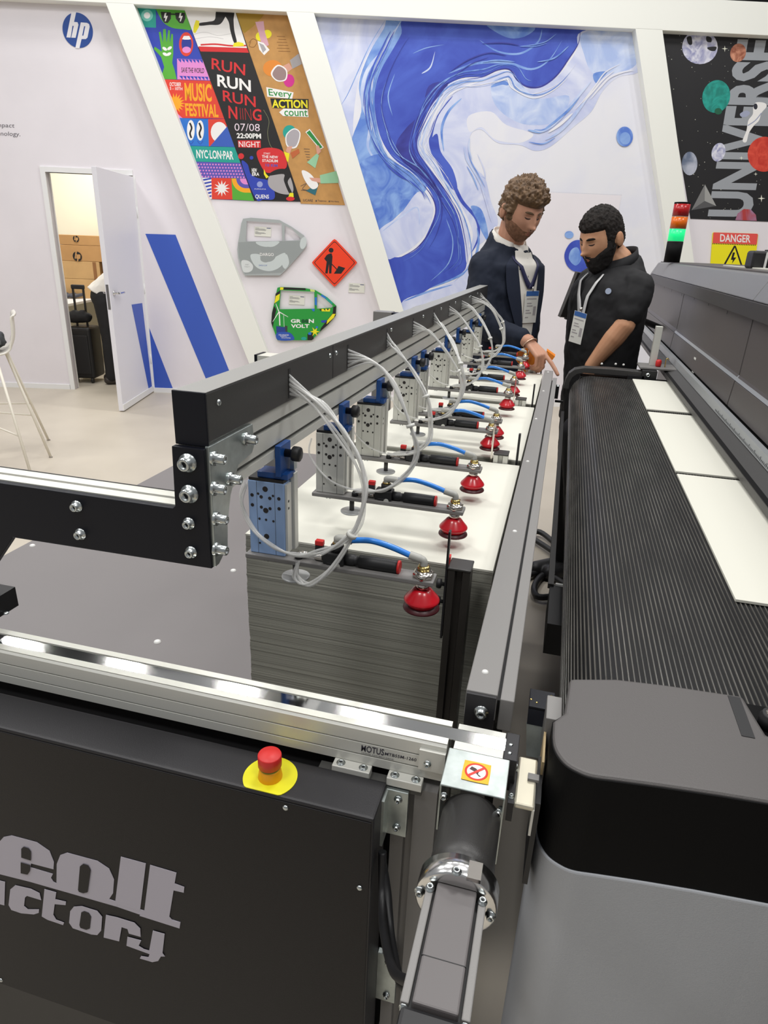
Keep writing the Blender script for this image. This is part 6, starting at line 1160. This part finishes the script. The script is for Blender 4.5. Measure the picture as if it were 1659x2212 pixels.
for k, (za, zb_) in enumerate(((0, .5), (.502, .98), (.982, 1.52))):
    t = thing('cardboard_box', ['plain cardboard box on the store room floor behind the suitcase', 'plain cardboard box second from the floor behind the door', 'plain cardboard box beside the logo boxes near the door edge'][k], 'cardboard box', wq(-3.07, za, 8.8), 'cardboard boxes in the store room')
    mb = MB(); wbox(mb, -3.29, -2.85, za + .001, zb_, 8.56, 9.0); mb.build('carton', m_card if k % 2 else m_card2, t, bevel=.004)
    if k == 2: mb = MB(); wbox(mb, -3.26, -3.17, 1.22, 1.30, 8.557, 8.56); mb.build('paper_label', m_skirt, t)
# dark pouch on the table
q = onz(158, 643, .80) - WN * .15 + Vector((0, 0, .012)); mb = MB()
for i in range(6): caps(mb, q + WD * (-.12 + .04 * i) + Vector((0, 0, .02)), q + WD * (-.08 + .045 * i) + WN * .08 + Vector((0, 0, .025 + .01 * (i % 2))), .022, .02)
pt = thing('dark_pouch', 'crumpled dark pouch lying on the store table', 'pouch', q); organic(mb, 'pouch', mat('pouch_grey', rgb(70, 72, 82), .6), pt, .007, 2, .01)
# suitcase with pulled-up handle
su = thing('suitcase', 'black trolley suitcase with raised handle in the doorway', 'suitcase', wq(-3.16, 0, 7.5))
mb = MB(); wbox(mb, -3.35, -3.08, .05, .60, 7.36, 7.66); mb.build('case', mat('suitcase_black', rgb(24, 23, 23), .55, bump=.3, bscale=90), su, bevel=.03, seg=3)
mb = MB(); wbox(mb, -3.32, -3.11, .10, .52, 7.345, 7.365); mb.build('front_pocket', m_rubber, su, bevel=.012)
for u in (-3.30, -3.13): MB().cyl(wq(u, .03, 7.38), wq(u + .02, .03, 7.38), .03, 12).build('wheel', m_rubber, su)
for u in (-3.265, -3.155): mb = MB(); wbox(mb, u - .009, u + .009, .58, 1.02, 7.50, 7.52); mb.build('handle_tube', m_rubber, su)
mb = MB(); wbox(mb, -3.28, -3.14, .985, 1.03, 7.49, 7.53); mb.build('handle_grip', m_rubber, su, bevel=.01)
mb = MB()
for i in range(5): caps(mb, wq(-3.31 + .03 * i, .695, 7.46), wq(-3.30 + .04 * i, .70 + .02 * (i % 2), 7.47), .06, .055)
bg = thing('black_holdall', 'soft black holdall resting on the suitcase', 'bag', wq(-3.24, .61, 7.46)); organic(mb, 'holdall', mat('holdall_black', rgb(22, 22, 24), .7), bg, .01, 2, .02)
# person half hidden by the door
pb = wq(-2.93, 0, 7.44); p3 = thing('person', 'person in white shirt and black trousers bending, half hidden by the open door', 'person', pb)
F3 = (WD * .92 + WN * .38).normalized(); S3 = Vector((F3.y, -F3.x, 0)); ZU = Vector((0, 0, 1))
def up3(z, f=0, s=0): return pb + F3 * f + S3 * s + Vector((0, 0, z))
hd3 = Head(up3(1.10, .72), F3 + Vector((0, 0, -.6)))
T3 = [(up3(.94, -.03), S3 * .15, F3 * .10 - ZU * .07), (up3(1.04, .10), S3 * .15, F3 * .06 - ZU * .11), (up3(1.10, .28), S3 * .165, F3 * .03 - ZU * .12), (up3(1.13, .46), S3 * .17, F3 * .02 - ZU * .11), (up3(1.13, .58), S3 * .08, -ZU * .07)]
aS, aE, aW = up3(1.10, .48, -.17), up3(.86, .50, -.20), up3(.78, .70, -.12); bS, bE, bW = up3(1.10, .48, .17), up3(.86, .5, .2), up3(.78, .7, .12)
mb = MB(); hd3.solid(mb, 64, 48); caps(mb, hd3.c - F3 * .06, up3(1.12, .56), .055, .06); loft(mb, [(c, X * .9, Y * .9) for c, X, Y in T3]); chain(mb, [aS, aE, aW], [.05, .04, .028]); chain(mb, [bS, bE, bW], [.05, .04, .028])
for w_ in (aW, bW):
    for s_ in (-1, -.3, .4, 1.1): chain(mb, [w_, w_ + F3 * .08 + S3 * s_ * .018, w_ + F3 * .13 + S3 * s_ * .02 - Vector((0, 0, .01))], [.014, .0105, .008], 10)
    caps(mb, w_ + F3 * .03 + S3 * .02, w_ + F3 * .08 + S3 * .045, .011, .009)
for s_ in (-.09, .09): chain(mb, [up3(.9, 0, s_), up3(.48, .02, s_), up3(.07, 0, s_)], [.075, .05, .04])
organic(mb, 'body', m_sk1, p3, .006, 2)
mb = MB(); loft(mb, [(c, X * 1.07, Y * 1.1) for c, X, Y in T3[:-1]]); chain(mb, [aS, aE, aE.lerp(aW, .85)], [.072, .058, .045]); chain(mb, [bS, bE, bE.lerp(bW, .85)], [.072, .058, .045]); organic(mb, 'shirt', m_shirt, p3, .009, 3, .01)
mb = MB(); caps(mb, up3(.92, 0, -.06), up3(.92, 0, .06), .12, .12)
for s_ in (-.09, .09): chain(mb, [up3(.88, 0, s_), up3(.48, .02, s_), up3(.08, 0, s_)], [.10, .078, .062])
organic(mb, 'trousers', mat('trousers_black', rgb(24, 24, 26), .8), p3, .01, 3, .008)
mb = MB()
for s_ in (-.09, .09): caps(mb, up3(.045, -.04, s_), up3(.04, .17, s_), .045, .04)
organic(mb, 'shoes', mat('shoe_dark', rgb(50, 44, 40), .5), p3, .009, 2)
mb = MB(); hd3.shell(mb, lambda d: ss(d.z, .3, .45) if d.y > .3 else ss(d.z, -.3, -.1), .012, 60, 44, 2, 40, .006); mb.build('hair', m_hair2, p3)
